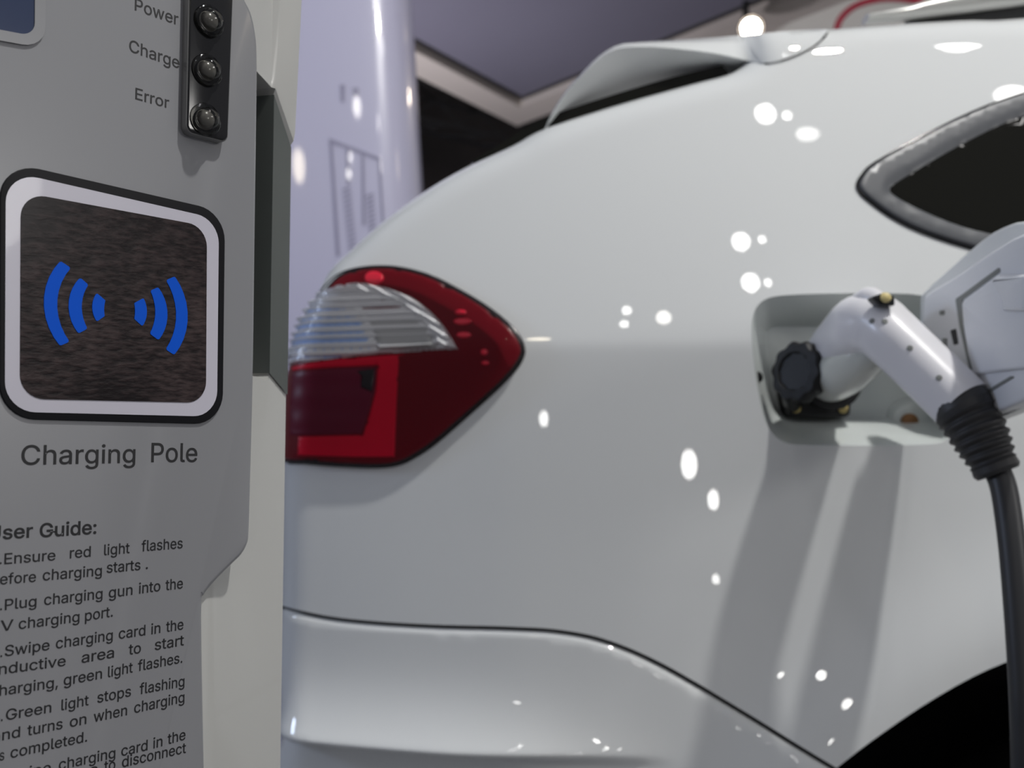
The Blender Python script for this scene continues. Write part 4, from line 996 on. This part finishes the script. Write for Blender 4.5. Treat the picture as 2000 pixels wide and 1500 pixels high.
G = [
 [('1.', -16, 1102.5, 3, 1101.5), ('Ensure', 8, 1102, 108, 1094), ('red', 136, 1090.5, 177, 1087), ('light', 203, 1084.5, 253, 1080), ('flashes', 276, 1077, 356.5, 1070.5)],
 [('before', -18, 1143, 70, 1136), ('charging', 83, 1134, 198.7, 1124), ('starts', 208, 1119, 274, 1113), ('.', 284.5, 1111.5, 288.5, 1111)],
 [('2.', -14, 1193, 3.5, 1191.5), ('Plug', 9, 1191.5, 71, 1184), ('charging', 85.7, 1182, 200, 1169), ('gun', 212, 1168, 258.5, 1161.5), ('into', 271, 1159.5, 313, 1154), ('the', 323, 1153, 357, 1149)],
 [('EV', -20, 1235, 26, 1230), ('charging', 36, 1229, 155, 1214), ('port.', 165.6, 1213, 220, 1204)],
 [('3.', -14, 1285, 4, 1283), ('Swipe', 9, 1282, 96.5, 1269), ('charging', 108.7, 1267, 220, 1250), ('card', 231.5, 1248, 283.7, 1240.5), ('in', 295, 1239, 313, 1236), ('the', 324, 1234.5, 358, 1229)],
 [('inductive', -12, 1319, 128, 1300), ('area', 159, 1295, 222.5, 1284), ('to', 251, 1279, 275, 1275), ('start', 302, 1270, 359, 1260)],
 [('charging,', -21, 1362, 113, 1342), ('green', 124, 1339, 199, 1325), ('light', 210.6, 1323, 259, 1313), ('flashes.', 269, 1311, 356, 1294)],
 [('4.', -13, 1411, 5, 1408), ('Green', 11, 1407, 100, 1391), ('light', 119.5, 1387.5, 173, 1377), ('stops', 189.7, 1373, 255.6, 1359.5), ('flashing', 272.5, 1356, 360, 1340)],
 [('and', -16, 1450, 39, 1439), ('turns', 53, 1437, 122, 1423), ('on', 136, 1420.5, 168.5, 1413.5), ('when', 182.5, 1410.5, 248, 1396.5), ('charging', 261.7, 1393, 360, 1371)],
 [('is', -6, 1487, 8, 1484), ('completed.', 20, 1481, 170, 1448)],
 [('5.', -14, 1533, 4, 1529), ('Swipe', 10, 1527.5, 99, 1508), ('charging', 114.5, 1504, 225, 1480), ('card', 236.5, 1477, 288, 1465), ('in', 299, 1462, 317, 1457), ('the', 327, 1454, 362, 1444)],
 [('area', 125, 1526, 190, 1511), ('to', 203, 1507, 225, 1502), ('disconnect', 238, 1499, 363, 1470)],
]
for row in G: line_text('guide_lettering', row, 20.5, .008)

# ================================================================== column behind the car
YCOL = 3.2
col = root('display_column', (at(680, 868, YCOL+.2).x, YCOL+.2, 0), 'tall white glossy display column, bluish light put into its colour, behind the tail of the car', 'column')
cR0, cR1 = at(792, 0, YCOL), at(822, 500, YCOL)
sl = (cR1.x-cR0.x)/(cR1.z-cR0.z)
def colx(z): return cR0.x+sl*(z-cR0.z)
wd = 1.02
def col_sec(z):
    xr = colx(z); xl = xr-wd+.0*(z); pts = []
    for k in range(25):
        s = k/24; x = xl+(xr-xl)*s; q = abs(2*s-1)
        pts.append((x, YCOL+.05*(q**2)+.16*(1-math.sqrt(max(0, 1-max(0, (q-.80)/.20)**2)))))
    pts += [(xr-.01, YCOL+.42), (xl+.01, YCOL+.42)]
    return pts
vs_, fs = [], []; zs = [0, .6, 1.2, 1.8, 2.4, 3.0, 3.52]
for z in zs: vs_ += [(p[0], p[1], z) for p in col_sec(z)]
n = 27
for k in range(len(zs)-1):
    for i in range(n): j = (i+1) % n; fs.append((k*n+i, k*n+j, (k+1)*n+j, (k+1)*n+i))
fs += [tuple(range(n)), tuple(range((len(zs)-1)*n, len(zs)*n))]
colb = obj('column_shell', vs_, fs, 'column', col, smooth=True, angle=50)
def col_marks(name, polys):
    mb = MB()
    for pp in polys:
        v = []
        for p in pp:
            h, nn = on_mesh(colb, *p); v.append(h+Vector((0, -.003, 0)))
        mb.add(v, [tuple(range(len(v)))])
    return mb.make(name, 'column_marks', colb)
bars = [[(643, 272), (649, 273), (664, 500), (657, 500)], [(643, 270), (742, 308), (742, 315), (643, 279)], [(738, 308), (743, 310), (751, 440), (746, 440)], [(675, 285), (682, 287), (684, 360), (677, 360)], [(706, 300), (711, 301), (714, 440), (708, 440)]]
col_marks('faint_outline', bars)
rows_ = []
for i in range(14):
    y = 365+i*9.5; x = 669+i*.95
    rows_.append([(x, y+4), (x+16, y-1), (x+16, y+3.5), (x, y+8.5)])
for i in range(10):
    y = 378+i*9.0; x = 715+i*.7
    rows_.append([(x, y+4), (x+15, y-1), (x+15, y+3.5), (x, y+8.5)])
rows_ += [[(664, 166), (674, 166), (673, 200), (666, 200)], [(689, 172), (701, 172), (701, 186), (690, 186)]]
col_marks('faint_marks', rows_)

# ================================================================== far hall objects in the top right and beyond
YS = 5.2
sp_c = at(1467, 55, YS)
spot = root('ceiling_spotlight', sp_c, 'lit spotlight glowing just above the white car roof', 'spotlight')
ax = (Vector((0, 0, ZC))-sp_c).normalized()
lathe('lamp_housing', sp_c-ax*.16, ax, [(.03, -.06), (.055, -.02), (.07, .06), (.075, .15), (.068, .155), (.060, .10)], 'dark_steel', spot, n=24)
lathe('lamp_lens', sp_c-ax*.03, ax, [(.052, 0), (.052, .012), (.03, .022), (.004, .026)], 'lamp_emit', spot, n=24)
MB().box((sp_c.x-.015, sp_c.y+.10, sp_c.z+.02), (sp_c.x+.015, sp_c.y+.13, ZC+4.0)).make('mounting_pole', 'dark_steel', spot)
YW = 7.5
def backdrop_box(name, px0, py0, px1, py1, Y, th, m, label, cat):
    a, b_ = at(px0, py1, Y), at(px1, py0, Y)
    o = MB().box((a.x, Y, a.z), (b_.x, Y+th, b_.z)).make(name, m); 
    o['label'] = label; o['category'] = cat; return o
backdrop_box('wall_panel', 1520, -140, 1830, 900, YW, .15, 'hall_grey', 'tall grey wall panel standing behind the car roof', 'panel')
arc = [at(*p, 6.2) for p in [(1630, 75), (1640, 40), (1665, 15), (1700, 2), (1740, -3), (1790, 2), (1830, 16), (1860, 40), (1875, 80)]]
arc = [tuple(arc[0]*1)+() for _ in ()]+[tuple(p) for p in arc]
ap = [Vector((arc[0][0], 6.2, 0.0))]+[Vector(p) for p in spline(arc, 5)]+[Vector((arc[-1][0], 6.2, 0.0))]
o = tube('red_arch', ap, [.022]*len(ap), 'red_hose', None, n=12); tag(o, 'red tubular arch rising behind the car roof', 'arch')
bl = [Vector(p) for p in spline([tuple(at(1570, -90, 5.8)), tuple(at(1592, -30, 5.8)), tuple(at(1605, 10, 5.8)), tuple(at(1628, 60, 5.8)), tuple(at(1650, 110, 5.8))], 4)]
bl = [Vector((bl[0].x, 5.8, 4.6))]+bl+[Vector((bl[-1].x+.3, 5.8, 0))]
o = tube('black_post', bl, [.035]*len(bl), 'dark_steel', None, n=12); tag(o, 'black bent post left of the red arch', 'post')
# dark beams under the hall roof
def beam(name, p0, p1, r, m, label, cat, group=None):
    d = (Vector(p1)-Vector(p0)).normalized()
    mb = MB(); s = Vector((0, 0, 1)).cross(d).normalized(); u = d.cross(s)
    L = (Vector(p1)-Vector(p0)).length; n_ = max(2, int(L/.5))
    for (i, j) in ((1, 1), (1, -1), (-1, 1), (-1, -1)):
        v, f = sweep([Vector(p0)+(s*i+u*j)*r, Vector(p1)+(s*i+u*j)*r], [.025, .025], 8); mb.add(v, f)
    for k in range(n_):
        a = Vector(p0)+d*(L*k/n_); b_ = Vector(p0)+d*(L*(k+1)/n_)
        for q in ((s+u, s-u), (s-u, -s-u), (-s-u, u-s), (u-s, s+u)):
            v, f = sweep([a+q[0]*r, b_+q[1]*r], [.014, .014], 6); mb.add(v, f)
    for q in (.12, .88):
        a = Vector(p0)+d*(L*q); v, f = sweep([a, Vector((a.x, a.y, 7.985))], [.012, .012], 6, up=Vector((1, 0, 0))); mb.add(v, f)
    o = mb.make(name, m); tag(o, label, cat, group); return o
beam('lighting_truss', at(700, 180, 9.5), at(1300, 330, 11.5), .18, 'dark_steel', 'dark lattice truss crossing the unlit hall behind the column', 'truss')
beam('lighting_truss', at(1350, 110, 7.0), at(1620, -60, 6.0), .10, 'frame', 'grey lattice truss running up behind the lit spotlight', 'truss')

# ================================================================== the stand's spotlights (out of the picture, seen mirrored in the paint)
def mirrored(px, py, dist, r, L, colr=(1, .98, .95), to=None):
    """lamp whose reflection on the car's side shows at this pixel"""
    p = px2s(px, py); P = Vector((p[0], float(S(p[0], p[1])[0]), p[1])); n = Vector(Sn(p[0], p[1], .006)[0])
    v = (P-Vector((0, 0, ZC))).normalized(); q = v-n*2*v.dot(n)
    loc = P+q*dist
    if loc.z < .25:
        dist = dist*(P.z-.25)/max(1e-3, P.z-loc.z); loc = P+q*dist
    point_light('stand_spotlight', loc, 4*math.pi**2*r*r*L, r, colr)
    return loc
for a in ((1495, 222, 4.5, .10, 30), (1537, 226, 4.5, .04, 30), (1447, 472, 4.5, .09, 30), (1488, 468, 4.5, .035, 30), (1466, 552, 4.5, .09, 30), (1500, 552, 4.5, .035, 30),
          (1224, 607, 5, .05, 25), (1219, 634, 5, .05, 25), (1346, 907, 5, .09, 30), (1393, 976, 5, .06, 30), (1062, 818, 5, .05, 25), (1398, 1131, 4, .03, 25),
          (1871, 78, 4.5, .11, 30), (1975, 185, 4.5, .08, 30), (1575, 262, 4.5, .07, 12)):
    mirrored(*a)
def mirrored_on(o, px, py, dist, r, L, colr=(1, .96, .9)):
    P, n = on_mesh(o, px, py); n = n.normalized()
    v = (P-Vector((0, 0, ZC))).normalized()
    if n.dot(v) > 0: n = -n
    q = v-n*2*v.dot(n); point_light('hall_spotlight', P+q*dist, 4*math.pi**2*r*r*L, r, colr)
for a in ((696, 208, 9.3, .13, 20), (586, 324, 8.4, .20, 16, (1, .88, .68)), (768, 322, 5.5, .14, 14, (1, .86, .66))): mirrored_on(colb, *a)
